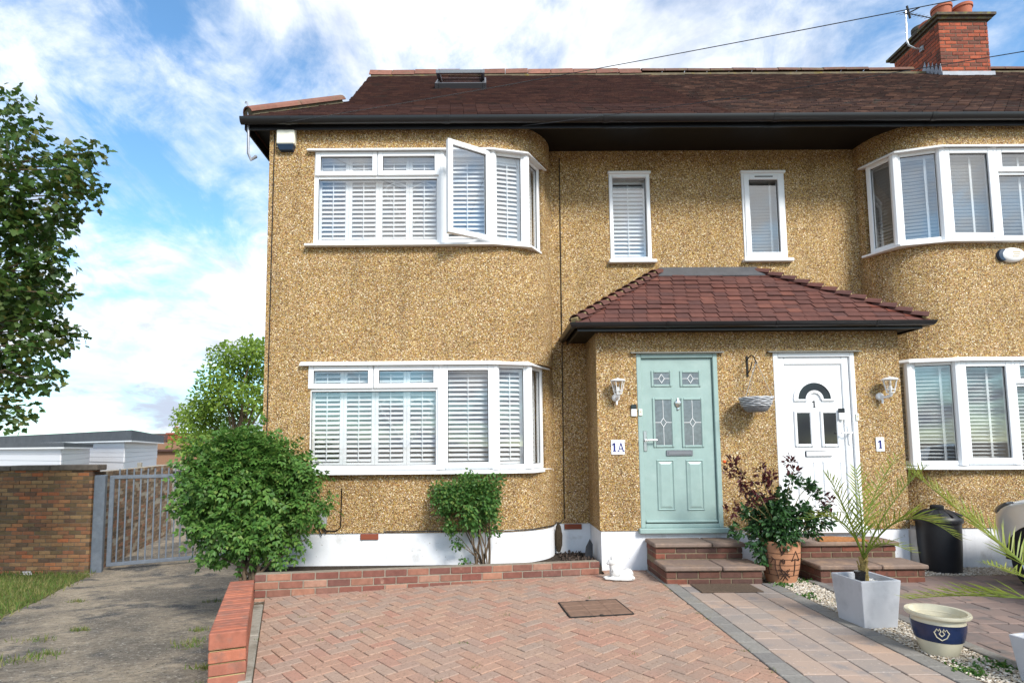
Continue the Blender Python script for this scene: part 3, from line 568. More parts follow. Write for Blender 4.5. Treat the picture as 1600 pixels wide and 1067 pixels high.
bay_window(hB, segR, LO[0]+.02, LO[1]-.01, 'blind', 2.135, side='R', lab='downstairs bay window with dark slatted blinds')
def small_window(h, r, sash, cov):
    A, B = (r[0]+.004, PB), (r[1]-.004, PB); U = r[1]-r[0]-.008; z0, z1 = r[2]+.02, r[3]-.01
    fr = MB(); fbar(fr, A, B, 0, U, z0, z1, .05, -.085, .01); win = obj('window', fr, 'upvc', h)
    if sash:
        s_ = MB(); fbar(s_, A, B, .025, U-.025, z0+.025, z1-.025, .07, -.05, .025); obj('sash', s_, 'upvc', win); pane(win, A, B, .095, U-.095, z0+.095, z1-.095, -.01)
        obj('trickle_vent', MB().seg(A, B, U*.3, U*.72, .025, .03, z1-.062, z1-.05), 'gasket', win)
    else: pane(win, A, B, .05, U-.05, z0+.05, z1-.05)
    if cov == 'shutter': shutter(win, A, B, .02, U-.02, z0+.03, z1-.03, 1)
    else: blind(win, A, B, .03, U-.03, z0+.03, z1-.03)
    obj('sill', MB().seg(A, B, -.03, U+.05, -.05, .07, z0-.04, z0+.002, .006), 'upvc', win)
    obj('head_flashing', MB().seg(A, B, -.015, U+.015, -.02, .035, z1-.004, z1+.03, .006), 'upvc', win)
small_window(hA, s1, False, 'shutter'); small_window(hB, s2, True, 'blind')
# -------- eaves
for h, x0, x1 in ((hA, -2.88, PARTY), (hB, PARTY, 12.0)):
    mb = MB().box(x0, x1, -.075, PB+.1, ZS, ZS+.02)
    if h is hA: mb.box(-2.86, -2.63, PB+.1, 8.2, ZS, ZS+.02)
    obj('soffit', mb, 'soffit', h)
    mb = MB().box(x0, x1, -.095, -.076, 5.275, 5.455)
    if h is hA: mb.box(-2.9, -2.882, -.095, 8.2, 5.275, 5.455)
    obj('fascia', mb, 'black', h)
    arc = [(.095+.055+.055*math.cos(t), 5.385+.0+.06*math.sin(t)*1.25) for t in np.linspace(math.pi, 2*math.pi, 10)]
    arc2 = [(.095+.055+.05*math.cos(t), 5.387+.055*math.sin(t)*1.25) for t in np.linspace(2*math.pi, math.pi, 10)]
    obj('gutter', profile(MB(), [(x0-(.04 if h is hA else 0), 0), (x1, 0)], arc+arc2), 'black', h, smooth=40)
    jb = x0+.5
    while jb < min(x1, 8):
        arcj = [(.095+.055+.06*math.cos(t), 5.385+.066*math.sin(t)*1.25) for t in np.linspace(math.pi, 2*math.pi, 8)]; arck = [(.15+.056*math.cos(t), 5.386+.061*math.sin(t)*1.25) for t in np.linspace(2*math.pi, math.pi, 8)]
        obj('gutter_joint', profile(MB(), [(jb, 0), (jb+.06, 0)], arcj+arck), 'black', h, smooth=40); jb += 1.9
# -------- main roof
TAN = 0.806; YE, ZE, YR = -.13, 5.43, 4.06; ALP = math.atan(TAN); CA, SA = math.cos(ALP), math.sin(ALP)
ZR = ZE+TAN*(YR-YE)
def loA(Y): return -2.89+(Y-YE) if Y < .87 else -1.89-(Y-.87)*(0.39/3.19)
obj('roof_deck', MB().prism([(-2.87, YE+.03, ZE-.02), (PARTY, YE+.03, ZE-.02), (PARTY, YR, ZR-.02), (-2.26, YR, ZR-.02), (-1.87, .87, ZE+TAN*1.0-.02)], (0, 0, -.05)), 'tiles', hA)
obj('roof_deck', MB().prism([(PARTY, YE+.03, ZE-.02), (12.1, YE+.03, ZE-.02), (12.1, YR, ZR-.02), (PARTY, YR, ZR-.02)], (0, 0, -.05)), 'tiles2', hB)
obj('rear_roof', MB().prism([(-2.26, YR, ZR), (PARTY, YR, ZR), (PARTY, 8.25, ZE), (-2.26, 8.25, ZE)], (0, 0, -.05)), 'tiles', hA)
obj('rear_roof', MB().prism([(PARTY, YR, ZR), (12.1, YR, ZR), (12.1, 8.25, ZE), (PARTY, 8.25, ZE)], (0, 0, -.05)), 'tiles2', hB)
obj('side_roof', MB().prism([(-2.89, YE, ZE), (-1.89, .87, ZE+.82), (-2.05, 7.3, ZE+.7), (-2.89, 8.25, ZE)], (0, 0, -.05)), 'tiles', hA)
obj('gable', MB().prism([(-2.0, .9, ZE+.7), (-2.0, 7.3, ZE+.7), (-2.25, YR, ZR-.06)], (.05, 0, 0)), 'tiles', hA)
def tile_mesh(l, wd, th, m):
    me = MB().cbox(-wd/2, wd/2, -.03, l-.03, -th, 0, .003).mesh('tile'); me.materials.append(M[m]); return me
def tiling(h, O, alp, n, gauge, wd, th, lo, hi, m1, m2, ncourse, xlim=1e9, lift=0.012, jitter=1.0):
    ca, sa = math.cos(alp), math.sin(alp); me = tile_mesh(gauge*1.45, wd-.004, th, m1); mb = MB(); cnt = 0
    tl = th/(gauge)*.9        # each course lies on the one below
    for k in range(n):
        v = k*gauge; Y = O[0]+v*ca; Z = O[1]+v*sa; x = lo(Y)-(wd/2 if k % 2 else 0); wav = math.sin(k*.9)*.3
        while x < hi(Y):
            a, b = max(x, lo(Y)), min(x+wd, hi(Y)); xm = (a+b)/2; x += wd
            if b-a < .03: continue
            dz = lift+random.uniform(-.003, .005)*jitter+.004*math.sin(xm*2.3+k*.8)+.003*math.sin(xm*5.1-k*.5); rz = random.uniform(-.012, .012)*jitter; rx = alp-tl+random.uniform(-.012, .012)*jitter
            c = (xm, Y-sa*dz, Z+ca*dz)
            if k < ncourse and b-a > wd*.99 and xm < xlim and cnt < 300:
                inst('tile', me, c, h, (rx, rz, 0)); cnt += 1
            else:
                m_ = Matrix.Translation(c) @ Matrix.Rotation(rx, 4, 'X') @ Matrix.Rotation(rz, 4, 'Y')
                t = MB().box(-(b-a)/2+.002, (b-a)/2-.002, -.03, gauge*1.45-.03, -th, 0); mb.add([m_ @ Vector(q) for q in t.v], t.f)
    tag(obj('tiles', mb, m2, h), kind='stuff')
NC = int((YR-YE)/CA/.1)
tiling(hA, (YE, ZE), ALP, NC, .1, .165, .026, loA, lambda Y: PARTY, 'tile', 'tiles', 9)
tiling(hB, (YE, ZE), ALP, NC, .1, .165, .026, lambda Y: PARTY, lambda Y: 12.05, 'tile2', 'tiles2', 13, 7.0, jitter=1.6)
def ridge_mesh(l, r, m, angular):
    if angular: prof = [(-r, -.10), (-r+.015, -.10), (-.02, .045), (.02, .045), (r-.015, -.10), (r, -.10), (.025, .065), (-.025, .065)]
    else:
        a = np.linspace(0, math.pi, 9); prof = [(-r*math.cos(t), r*math.sin(t)*.8-.06) for t in a]+[((r-.018)*math.cos(t), (r-.018)*math.sin(t)*.8-.06) for t in a]
    mb = MB(); n = len(prof); mb.v = [(x, y, z) for x in (-l/2, l/2) for y, z in prof]
    mb.f = [tuple(range(n))[::-1], tuple(range(n, 2*n))]+[(i, (i+1) % n, n+(i+1) % n, n+i) for i in range(n)]
    me = mb.mesh('ridge_tile'); fixnormals(me); me.materials.append(M[m]); return me
rA, rB = ridge_mesh(.44, .13, 'ridge', True), ridge_mesh(.44, .13, 'ridge2', False)
x = -2.28
while x < 12:
    h, me = (hA, rA) if x < PARTY-.1 else (hB, rB)
    if not (8.5 < x+.22 < 9.95): inst('ridge_tile', me, (x+.225, YR, ZR+.06+random.uniform(-.008, .008)), h, (0, random.uniform(-.02, .02), random.uniform(-.02, .02)))
    x += .45
obj('ridge_bedding', MB().box(-2.24, PARTY, YR-.115, YR+.115, ZR-.17, ZR-.035), 'rmortar', hA); obj('ridge_bedding', MB().box(PARTY, 12, YR-.115, YR+.115, ZR-.17, ZR-.035), 'rmortar', hB)
hd = Vector((1, 1, TAN)).normalized(); hl = Vector((1, 1, TAN)).length; hy = math.asin(hd.z)
for k in range(4):
    c = Vector((-2.89, YE, ZE))+hd*(.20+.36*k)+Vector((0, 0, .075))
    inst('hip_tile', ridge_mesh(.37, .12, 'ridge', False) if k == 0 else bpy.data.meshes['hip'], c, hA, (0, -hy, math.pi/4)) if k else None
    if k == 0:
        me = ridge_mesh(.37, .115, 'ridge', False); me.name = 'hip'; inst('hip_tile', me, c, hA, (0, -hy, math.pi/4))
obj('hip_bedding', MB().obox(Vector((-2.89, YE, ZE))+hd*.75+Vector((0, 0, .02)), hd, Vector((-1, 1, 0)), hd.cross(Vector((-1, 1, 0))), 1.4, .17, .09), 'rmortar', hA)
# curled iron hook at the corner of the eaves
hk = [P(400, 245, -.02), P(392, 250, -.1), P(388, 240, -.1), P(388, 168, -.1), P(386, 160, -.1), P(384, 159, -.1), P(383, 162, -.1)]
obj('hip_iron', MB().tube(hk, [.02, .02, .018, .012, .010, .008, .006], 8), mat('galvanised iron', (0.30, 0.31, 0.34), .5, .5, metal=.6), hA, smooth=60)
# roof window, pivoted open
rx0, rx1 = -.80, .03
def onroof(x, v, n_): return Vector((x, YE+v*CA-n_*SA, ZE+v*SA+n_*CA))
U_ = Vector((1, 0, 0)); V_ = Vector((0, CA, SA)); N_ = Vector((0, -SA, CA)); v0 = (2.05-YE)/CA; v1 = v0+.95
mb = MB()
for (a, b, c, d) in ((rx0, rx0+.06, v0, v1), (rx1-.06, rx1, v0, v1), (rx0+.06, rx1-.06, v0, v0+.06), (rx0+.06, rx1-.06, v1-.06, v1)): mb.obox(onroof((a+b)/2, (c+d)/2, .05), U_, V_, N_, b-a, d-c, .10, .006)
rw = obj('roof_window', mb, mat('dark grey metal', (.05, .052, .06), .4, .5), hA)
pv = Matrix.Rotation(math.radians(-18), 3, 'X'); V2, N2 = pv @ V_, pv @ N_; cc = onroof((rx0+rx1)/2, (v0+v1)/2, .12)
mb = MB(); W_, H_ = rx1-rx0-.05, .88
for (cx_, cy_, lx_, ly_) in ((-W_/2+.03, 0, .06, H_), (W_/2-.03, 0, .06, H_), (0, -H_/2+.03, W_-.12, .06), (0, H_/2-.03, W_-.12, .06)): mb.obox(cc+U_*cx_+V2*cy_, U_, V2, N2, lx_, ly_, .055, .005)
obj('sash', mb, mat('grey aluminium', (.30, .32, .36), .35, .5, metal=.5), rw); obj('pane', MB().obox(cc, U_, V2, N2, W_-.12, H_-.12, .008), 'glass', rw)
# -------- chimney
cx0, cx1, cy0, cy1 = 8.77, 9.72, 3.6, 4.78; zc0, zc1 = 7.95, 9.56
ch = obj('chimney', MB().box(cx0+.008, cx1-.008, cy0+.008, cy1-.008, zc0, zc1), 'dmortar', hB)
ncs = int((zc1-zc0)/.075); kw = dict(core=False, jit=.003)
brickwork(ch, cx0, cy0+.05, zc0, 0, cx1-cx0, ncs, .10, 'chimbrick', 'dmortar', **kw)
brickwork(ch, cx0+.05, cy0+.104, zc0, math.pi/2, cy1-cy0-.11, ncs, .10, 'chimbrick', 'dmortar', shift=1, **kw)
mb = MB().box(cx0-.05, cx1+.05, cy0-.05, cy1+.05, zc1, zc1+.05).box(cx0-.10, cx1+.10, cy0-.10, cy1+.10, zc1+.05, zc1+.10)
mb.add([(cx0-.08, cy0-.08, zc1+.10), (cx1+.08, cy0-.08, zc1+.10), (cx1+.08, cy1+.08, zc1+.10), (cx0-.08, cy1+.08, zc1+.10), (cx0+.15, cy0+.15, zc1+.15), (cx1-.15, cy0+.15, zc1+.15), (cx1-.15, cy1-.15, zc1+.15), (cx0+.15, cy1-.15, zc1+.15)], [(4, 5, 6, 7), (0, 1, 5, 4), (1, 2, 6, 5), (2, 3, 7, 6), (3, 0, 4, 7)])
M['cap'] = mat('mossy chimney cap', (.10, .085, .07), .9, .1, mottle=(9, (.16, .15, .06), .5, .62), var=(15, .3)); obj('cap', mb, 'cap', ch)
M['terra'] = mat('terracotta', (0.40, 0.13, 0.075), .8, .2, var=(10, .15)); M['oldpot'] = mat('sooty pot', (.10, .09, .075), .9, .1, var=(8, .3))
for (px, Y, r, hh, m) in ((1471, 3.80, .175, .30, 'terra'), (1503, 3.80, .175, .31, 'terra'), (1449, 4.22, .16, .30, 'terra'), (1434, 4.5, .14, .42, 'oldpot')):
    obj('chimney_pot', MB().lathe([(r*.82, 0), (r*.9, hh*.8), (r, hh*.82), (r, hh), (r*.85, hh), (r*.8, hh*.3)], (P(px, 20, Y).x, Y, zc1+.12), 20, True, True), m, ch, smooth=40)
M['lead'] = mat('lead flashing', (.30, .32, .36), .6, .3, metal=.1, var=(8, .15)); mb = MB().box(cx0-.03, cx1+.03, cy0-.05, cy0-.012, ZE+TAN*(cy0-YE)-.02, ZE+TAN*(cy0-YE)+.06)
for k in range(5):
    ya = cy0+k*.09; zr = ZE+TAN*(ya-YE)
    mb.add([(cx0-.02, ya-.03, zr), (cx0-.02, ya+.10, zr+.07), (cx0-.02, ya+.0, zr+.25), (cx0-.012, ya-.03, zr), (cx0-.012, ya+.10, zr+.07), (cx0-.012, ya, zr+.25)], [(0, 1, 2), (3, 5, 4), (0, 2, 5, 3), (1, 4, 5, 2)])
obj('flashing', mb, 'lead', ch)
# -------- cables, air bricks
def plan_pts(bay, d, z, i0=0, i1=None): return [(*p, z+random.uniform(-.004, .004)) for p in offset(bay, d)[i0:i1]]
cb = MB().tube(plan_pts(bayL, .008, .475, 1)+[(0.93, PB-.01, .47), (0.98, PB-.01, .52), (0.99, PB-.01, 3.0), (1.0, PB-.01, 5.3)], .006, 5)
cb.tube([(-2.57, -.007, 5.27), (-2.575, -.007, 3.0), (-2.58, -.007, 1.2)], .006, 5)
cb.tube([(-1.92, -.008, .55), (-1.86, -.008, .49), (-1.75, -.008, .49), (-1.70, -.008, .53), (-1.69, -.008, .98)], .006, 5)
obj('cable', cb, 'black', hA)
a = PR(563, 834, 591, 843); obj('air_brick', MB().cbox(a[0], a[1], -.004, .1, .385, .450), 'airbrick', hA)
obj('air_brick', MB().cbox(.98, 1.20, PB-.004, PB+.05, .385, .450), 'airbrick', hA)
for (x, y, Y) in ((0.88, PB-.05, 0),): obj('dead_ivy', MB().lathe([(.02, .12), (.045, .2), (.05, .33), (.03, .44), (.012, .47)], (x+.01, y-.04, 0), 9), mat('dark ivy stump', (.06, .045, .03), .95, .1, var=(40, .5), bump=(60, 1, .02)), hA)
# ---------------------------------------------------------------- porch
PX0, PX1, PZ = 1.30, 4.90, 2.78
d1 = (1.775, 2.735, 0.462, 2.53); d2 = (3.40, 4.365, 0.462, 2.53)
pr = thing('porch', 'shared pebbledash porch with hipped red tile roof over both front doors', 'porch', (3.1, .3, 0))
mb = MB(); x = PX0
for dd in (d1, d2): mb.box(x, dd[0], 0, .12, .46, PZ); mb.box(dd[0], dd[1], 0, .12, dd[3], PZ); x = dd[1]
mb.box(x, PX1, 0, .12, .46, PZ).box(PX0, PX0+.12, .12, PB, .46, PZ).box(PX1-.12, PX1, .12, PB, .46, PZ)
obj('wall', mb, 'dash', pr)
obj('plinth', MB().box(PX0+.014, PX1-.014, .014, PB, 0, .459), 'plinth', pr)
obj('inner_lining', MB().box(PX0+.12, PX1-.12, .3, .34, .46, PZ), 'dark', pr)
EX0, EX1, EY, EZ, TX0, TX1, TZ = 1.03, 5.06, -.25, 2.865, 2.30, 3.58, 3.72
ap = math.atan((TZ-EZ)/(PB-EY)); cp, sp_ = math.cos(ap), math.sin(ap)
obj('soffit', MB().box(EX0+.03, EX1-.03, EY+.06, PB, PZ, PZ+.02), 'soffit', pr)
fpl = [(EX0+.04, PB), (EX0+.04, EY+.05), (EX1-.04, EY+.05), (EX1-.04, PB)]
obj('fascia', MB().strip(fpl, -.0, .018, PZ-.02, EZ-.01), 'black', pr)
ga = [(.02+.05+.05*math.cos(t), EZ-.022+.058*math.sin(t)) for t in np.linspace(math.pi, 2*math.pi, 9)]; gb = [(.07+.045*math.cos(t), EZ-.02+.053*math.sin(t)) for t in np.linspace(2*math.pi, math.pi, 9)]
obj('gutter', profile(MB(), fpl, ga+gb), 'black', pr, smooth=40)
for gx in (2.05, 3.3, 4.45):
    obj('gutter_bracket', profile(MB(), [(gx, EY+.05), (gx+.035, EY+.05)], [(.016+.054+.056*math.cos(t), EZ-.02+.064*math.sin(t)) for t in np.linspace(math.pi, 2*math.pi, 9)]), 'black', pr, smooth=40)
obj('downpipe', MB().tube([(EX1-.04, .3, EZ-.08), (EX1-.05, .32, EZ-.2), (PX1+.06, .5, EZ-.35), (PX1+.06, .55, 0.02)], .034, 10), 'black', pr, smooth=50)
obj('roof_deck', MB().add([(EX0, EY, EZ), (EX1, EY, EZ), (TX1, PB, TZ), (TX0, PB, TZ), (EX0, PB, EZ), (EX1, PB, EZ)], [(0, 1, 2, 3), (0, 3, 4), (1, 5, 2)]), 'porchtiles', pr, fix=False)
plo = lambda Y: EX0+(TX0-EX0)*(Y-EY)/(PB-EY)+.03; phi = lambda Y: EX1-(EX1-TX1)*(Y-EY)/(PB-EY)-.03
tiling(pr, (EY-.03, EZ-.02), ap, 12, .104, .165, .014, plo, phi, 'porchtile', 'porchtiles', 99, lift=.02, jitter=1.2)
for sgn, (ex, tx) in ((-1, (EX0, TX0)), (1, (EX1, TX1))):
    a = Vector((ex, EY, EZ)); b = Vector((tx, PB, TZ)); dv = (b-a).normalized(); yw = math.atan2(dv.y, dv.x); pt = math.asin(dv.z); n_ = 12
    mb = MB(); r0, r1, ln = .095, .075, .19; ar = np.linspace(0.15, math.pi-.15, 8)
    for (xx, r) in ((-.05, r0), (ln, r1)):
        for q in (r, r-.014): mb.v += [(xx, -q*math.cos(t), q*math.sin(t)*.85-.045) for t in ar]
    k8 = 8
    for i in range(7): mb.f += [(i, i+1, 16+i+1, 16+i), (8+i, 24+i, 24+i+1, 8+i+1), (i, 8+i, 8+i+1, i+1), (16+i, 17+i, 25+i, 24+i)]
    mb.f += [(0, 16, 24, 8), (7, 15, 31, 23)]
    me = mb.mesh('bonnet_tile'); fixnormals(me); me.materials.append(M['porchtile'])
    for k in range(n_):
        c = a+(b-a)*((k+.15)/n_)+Vector((0, 0, .05)); inst('bonnet_tile', me, c, pr, (0, -pt+.16, yw))
        obj('bonnet_bedding', MB().obox(c+dv*-.02+Vector((0, 0, -.025)), dv, (-math.sin(yw), math.cos(yw), 0), dv.cross(Vector((-math.sin(yw), math.cos(yw), 0))), .06, .12, .06, .01), 'ymortar' , pr)
    mbs = MB()          # tiles of the side slope
    for k in range(11):
        f0 = k/12; xk = ex+(tx-ex)*f0; zk = EZ+(TZ-EZ)*f0; y0 = EY+(PB-EY)*f0; dx = (tx-ex)/12
        mbs.add([(xk-sgn*-.0, y0, zk+.012), (xk, PB, zk+.012), (xk+dx*1.3, PB, zk+.012+(TZ-EZ)/12*1.1), (xk+dx*1.3, y0+.03, zk+.012+(TZ-EZ)/12*1.1)], [(0, 1, 2, 3)])
    tag(obj('side_tiles', mbs, 'porchtiles', pr), kind='stuff')
M['leadd'] = mat('grey lead', (.075, .076, .082), .55, .4, var=(10, .25))
obj('flashing', MB().prism([(TX0-.10, PB-.13, TZ-.10), (TX1+.06, PB-.13, TZ-.10), (TX1+.0, PB-.004, TZ+.05), (TX0-.0, PB-.004, TZ+.05)], (0, -.012, .016)), 'leadd', pr)
# -------- doors
M['sage'] = mat('sage green door', (0.28, 0.385, 0.36), .38, .45, var=(9, .07), mottle=(5, (.33, .43, .405), .5, .75), bump=(26, .25, .003))
M['dglass'] = mat('obscure door glass', (.13, .155, .17), .12, .6, var=(30, .25)); M['came'] = mat('bright came', (.75, .76, .76), .35, .5)
M['bglass'] = mat('black door glass', (.006, .006, .008), .06, .6)
def rect_frame(mb, r, t, y0, y1, ch=.004):
    X0, X1, Z0, Z1 = r; mb.cbox(X0, X0+t, y0, y1, Z0, Z1, ch).cbox(X1-t, X1, y0, y1, Z0, Z1, ch).cbox(X0+t, X1-t, y0+.001, y1, Z0, Z0+t, ch).cbox(X0+t, X1-t, y0+.001, y1, Z1-t, Z1, ch)
def raised(mb, r, y, t=.03, d=.012):      # raised and fielded panel
    X0, X1, Z0, Z1 = r
    mb.add([(X0, y, Z0), (X1, y, Z0), (X1, y, Z1), (X0, y, Z1), (X0+.012, y-d, Z0+.012), (X1-.012, y-d, Z0+.012), (X1-.012, y-d, Z1-.012), (X0+.012, y-d, Z1-.012),
            (X0+.024, y-.002, Z0+.024), (X1-.024, y-.002, Z0+.024), (X1-.024, y-.002, Z1-.024), (X0+.024, y-.002, Z1-.024), (X0+.024+t, y-d, Z0+.024+t), (X1-.024-t, y-d, Z0+.024+t), (X1-.024-t, y-d, Z1-.024-t), (X0+.024+t, y-d, Z1-.024-t)],
           [(a*4+i, a*4+(i+1) % 4, a*4+4+(i+1) % 4, a*4+4+i) for a in range(3) for i in range(4)]+[(12, 13, 14, 15)])
def door_frame(r, m):
    mb = MB(); X0, X1, Z0, Z1 = r; t = .055
    mb.cbox(X0, X0+t, .0-.006, .09, Z0+.03, Z1, .006).cbox(X1-t, X1, -.006, .09, Z0+.03, Z1, .006).cbox(X0+t, X1-t, -.005, .09, Z1-t, Z1, .006)
    mb.cbox(X0+t, X1-t, -.005, .09, Z0+.03, Z0+.075, .005)
    return mb
# sage green door
dA = obj('door', door_frame(d1, 'sage'), 'sage', pr); dA['label'] = 'sage green door with four leaded lights'
obj('cill', MB().cbox(d1[0]-.03, d1[1]+.06, -.06, .09, d1[2]-.03, d1[2]+.03, .008), 'sage', dA)
lf = (d1[0]+.057, d1[1]-.057, d1[2]+.08, d1[3]-.057); YD = .028
obj('leaf', MB().cbox(lf[0], lf[1], YD, .07, lf[2], lf[3], .005), 'sage', dA)
obj('weather_bar', MB().cbox(lf[0]+.005, lf[1]-.005, YD-.03, YD+.002, lf[2]+.005, lf[2]+.035, .01), 'sage', dA)
def lights(px, glass_ins):
    r = PR(*px); mb = MB(); rect_frame(mb, r, .028, YD-.014, YD+.003, .007); obj('light_moulding', mb, 'sage', dA)
    g = (r[0]+.028, r[1]-.028, r[2]+.028, r[3]-.028); obj('glass', MB().box(g[0]-.004, g[1]+.004, YD-.0045, YD+.001, g[2]-.004, g[3]+.004), 'dglass', dA)
    cx_, cz = (g[0]+g[1])/2, (g[2]+g[3])/2+(0 if glass_ins else .0); hx, hz = (.034, .052); t = .0035; mb = MB()
    Yc = YD-.007
    q = [(cx_, cz+hz), (cx_+hx, cz), (cx_, cz-hz), (cx_-hx, cz)]
    for i in range(4): mb.tube([(q[i][0], Yc, q[i][1]), (q[(i+1) % 4][0], Yc, q[(i+1) % 4][1])], .0042, 5)
    mb.tube([(g[0], Yc, cz), (cx_-hx, Yc, cz)], t, 5); mb.tube([(cx_+hx, Yc, cz), (g[1], Yc, cz)], t, 5)
    if glass_ins: mb.tube([(cx_, Yc, g[2]), (cx_, Yc, cz-hz)], t, 5); mb.tube([(cx_, Yc, cz+hz), (cx_, Yc, g[3])], t, 5)
    obj('came', mb, 'came', dA)
for px in ((1018, 578.5, 1050.5, 604), (1063, 578.5, 1096, 604)): lights(px, False)
for px in ((1021, 621, 1054, 699), (1066, 621, 1100.5, 699)): lights(px, True)
for px in ((1027.5, 718, 1055.6, 798), (1073.6, 718, 1101.7, 798)):
    mb = MB(); raised(mb, PR(*px), YD-.0005, .028, .013); obj('panel', mb, 'sage', dA)
lb = PR(1042, 703, 1083.5, 712); obj('letterbox', MB().cbox(lb[0], lb[1], YD-.016, YD, lb[2], lb[3], .006).cbox(lb[0]+.02, lb[1]-.02, YD-.022, YD-.012, lb[2]+.014, lb[3]-.014, .004), mat('satin chrome', (.32, .31, .34), .3, .5, metal=.9), dA)
hp = PR(1006, 673, 1011.7, 705); mb = MB().cbox(hp[0], hp[1], YD-.012, YD, hp[2], hp[3], .005); hz = P(1010, 688).z; mb.tube([((hp[0]+hp[1])/2, YD-.01, hz), ((hp[0]+hp[1])/2, YD-.05, hz)], .011, 8).tube([((hp[0]+hp[1])/2-.01, YD-.05, hz), (hp[1]+.105, YD-.052, hz+.003)], .009, 8).tube([((hp[0]+hp[1])/2, YD-.014, hz-.07), ((hp[0]+hp[1])/2, YD-.008, hz-.07)], .012, 10)
obj('handle', mb, 'steel', dA, smooth=40)
k_ = P(1059, 632, YD); ur = MB().lathe([(.004, .075), (.010, .07), (.007, .058), (.018, .05), (.036, .038), (.040, .02), (.030, -.01), (.014, -.03), (.008, -.042), (.016, -.05), (.006, -.065)], (0, 0, 0), 14)
ur.v = [(x+k_.x, y*.4+YD-.012, z+k_.z) for x, y, z in ur.v]; obj('knocker', ur, mat('polished nickel', (.72, .72, .70), .18, .5, metal=1), dA, smooth=50)
# white door
dB = obj('door', door_frame(d2, 'upvc'), 'upvc', pr); dB['label'] = 'white panelled door with arched fanlight'
obj('cill', MB().cbox(d2[0]-.02, d2[1]+.05, -.05, .09, d2[2]-.04, d2[2]+.03, .008), 'upvc', dB)
lw = (d2[0]+.057, d2[1]-.057, d2[2]+.08, d2[3]-.057)
mb = MB().cbox(lw[0], lw[1], YD+.012, .07, lw[2], lw[3], .004); rect_frame(mb, lw, .085, YD-.008, YD+.013, .008); obj('leaf', mb, 'upvc', dB)
YP = YD+.0115
def arch(cx_, cz, ro, ri, y0, y1, legs=0.0):
    mb = MB(); n = 18; o = []
    for y in (y0, y1):
        for r in (ro, ri): o += [(cx_-r*math.cos(math.pi*i/n), y, cz+r*math.sin(math.pi*i/n)) for i in range(n+1)]
    m_ = n+1; fs = []
    for i in range(n): fs += [(i, i+1, m_+i+1, m_+i), (2*m_+i, 3*m_+i, 3*m_+i+1, 2*m_+i+1), (i, 2*m_+i, 2*m_+i+1, i+1), (m_+i, m_+i+1, 3*m_+i+1, 3*m_+i)]
    fs += [(0, m_, 3*m_, 2*m_), (n, 2*m_+n, 3*m_+n, m_+n)]
    return mb.add(o, fs)
ac = P(1271.5, 621, YP); S = 1/133
mb = arch(ac.x, ac.z-.02, .245, .195, YP-.02, YP); mb.add(*(lambda a: (a.v, a.f))(arch(ac.x, ac.z-.02, .105, .075, YP-.02, YP)))
mb.cbox(ac.x-.245, ac.x-.085, YP-.02, YP, ac.z-.045, ac.z-.0195, .006).cbox(ac.x+.085, ac.x+.245, YP-.02, YP, ac.z-.045, ac.z-.0195, .006); obj('fanlight_moulding', mb, 'upvc', dB, smooth=35)
obj('fanlight', arch(ac.x, ac.z-.019, .196, .104, YP-.008, YP-.001), 'bglass', dB)
for px in ((1241, 641, 1270, 698), (1282, 641, 1311, 698)):
    r = PR(*px, YP); mb = MB(); rect_frame(mb, r, .034, YP-.02, YP, .009); obj('light_moulding', mb, 'upvc', dB); obj('glass', MB().box(r[0]+.033, r[1]-.033, YP-.008, YP-.001, r[2]+.033, r[3]-.033), 'bglass', dB)
for px in ((1247, 720, 1275, 800), (1287, 720, 1317, 800)):
    mb = MB(); raised(mb, PR(*px, YP), YP-.0005, .03, .014); obj('panel', mb, 'upvc', dB)
lb = PR(1258, 704, 1299, 713.5, YP); obj('letterbox', MB().cbox(lb[0], lb[1], YP-.010, YP-.001, lb[2], lb[3], .003), 'bglass', dB); obj('letterbox_flap', MB().cbox(lb[0]+.008, lb[1]-.008, YP-.018, YP-.0105, lb[2]+.008, lb[3]-.008, .003), 'upvc', dB)
hx = lw[1]-.045; hz = P(1330, 676).z; mb = MB().cbox(hx-.017, hx+.017, YD-.022, YD-.0085, hz-.14, hz+.09, .006).tube([(hx, YD-.02, hz), (hx, YD-.06, hz)], .011, 8).tube([(hx+.01, YD-.06, hz), (hx-.12, YD-.062, hz)], .010, 8); obj('handle', mb, 'upvc', dB, smooth=40)
n1 = P(1272, 631, YP); obj('door_numeral', MB().cbox(n1.x-.006, n1.x+.006, YP-.008, YP-.001, n1.z-.035, n1.z+.038, .002).obox((n1.x-.012, YP-.0045, n1.z+.028), (1, 0, .8), (0, 1, 0), (-.8, 0, 1), .026, .007, .009).cbox(n1.x-.014, n1.x+.014, YP-.0085, YP-.0012, n1.z-.042, n1.z-.034, .002), 'black', dB)
for dd, ex in ((d1, .07), (d2, .07)): obj('drip_strip', MB().prism([(dd[0]-ex, .002, dd[3]+.012), (dd[1]+ex, .002, dd[3]+.012), (dd[1]+ex, -.05, dd[3]-.004), (dd[0]-ex, -.05, dd[3]-.004)], (0, 0, .010)), mat('weathered lead strip', (.22, .22, .20), .6, .3), pr)
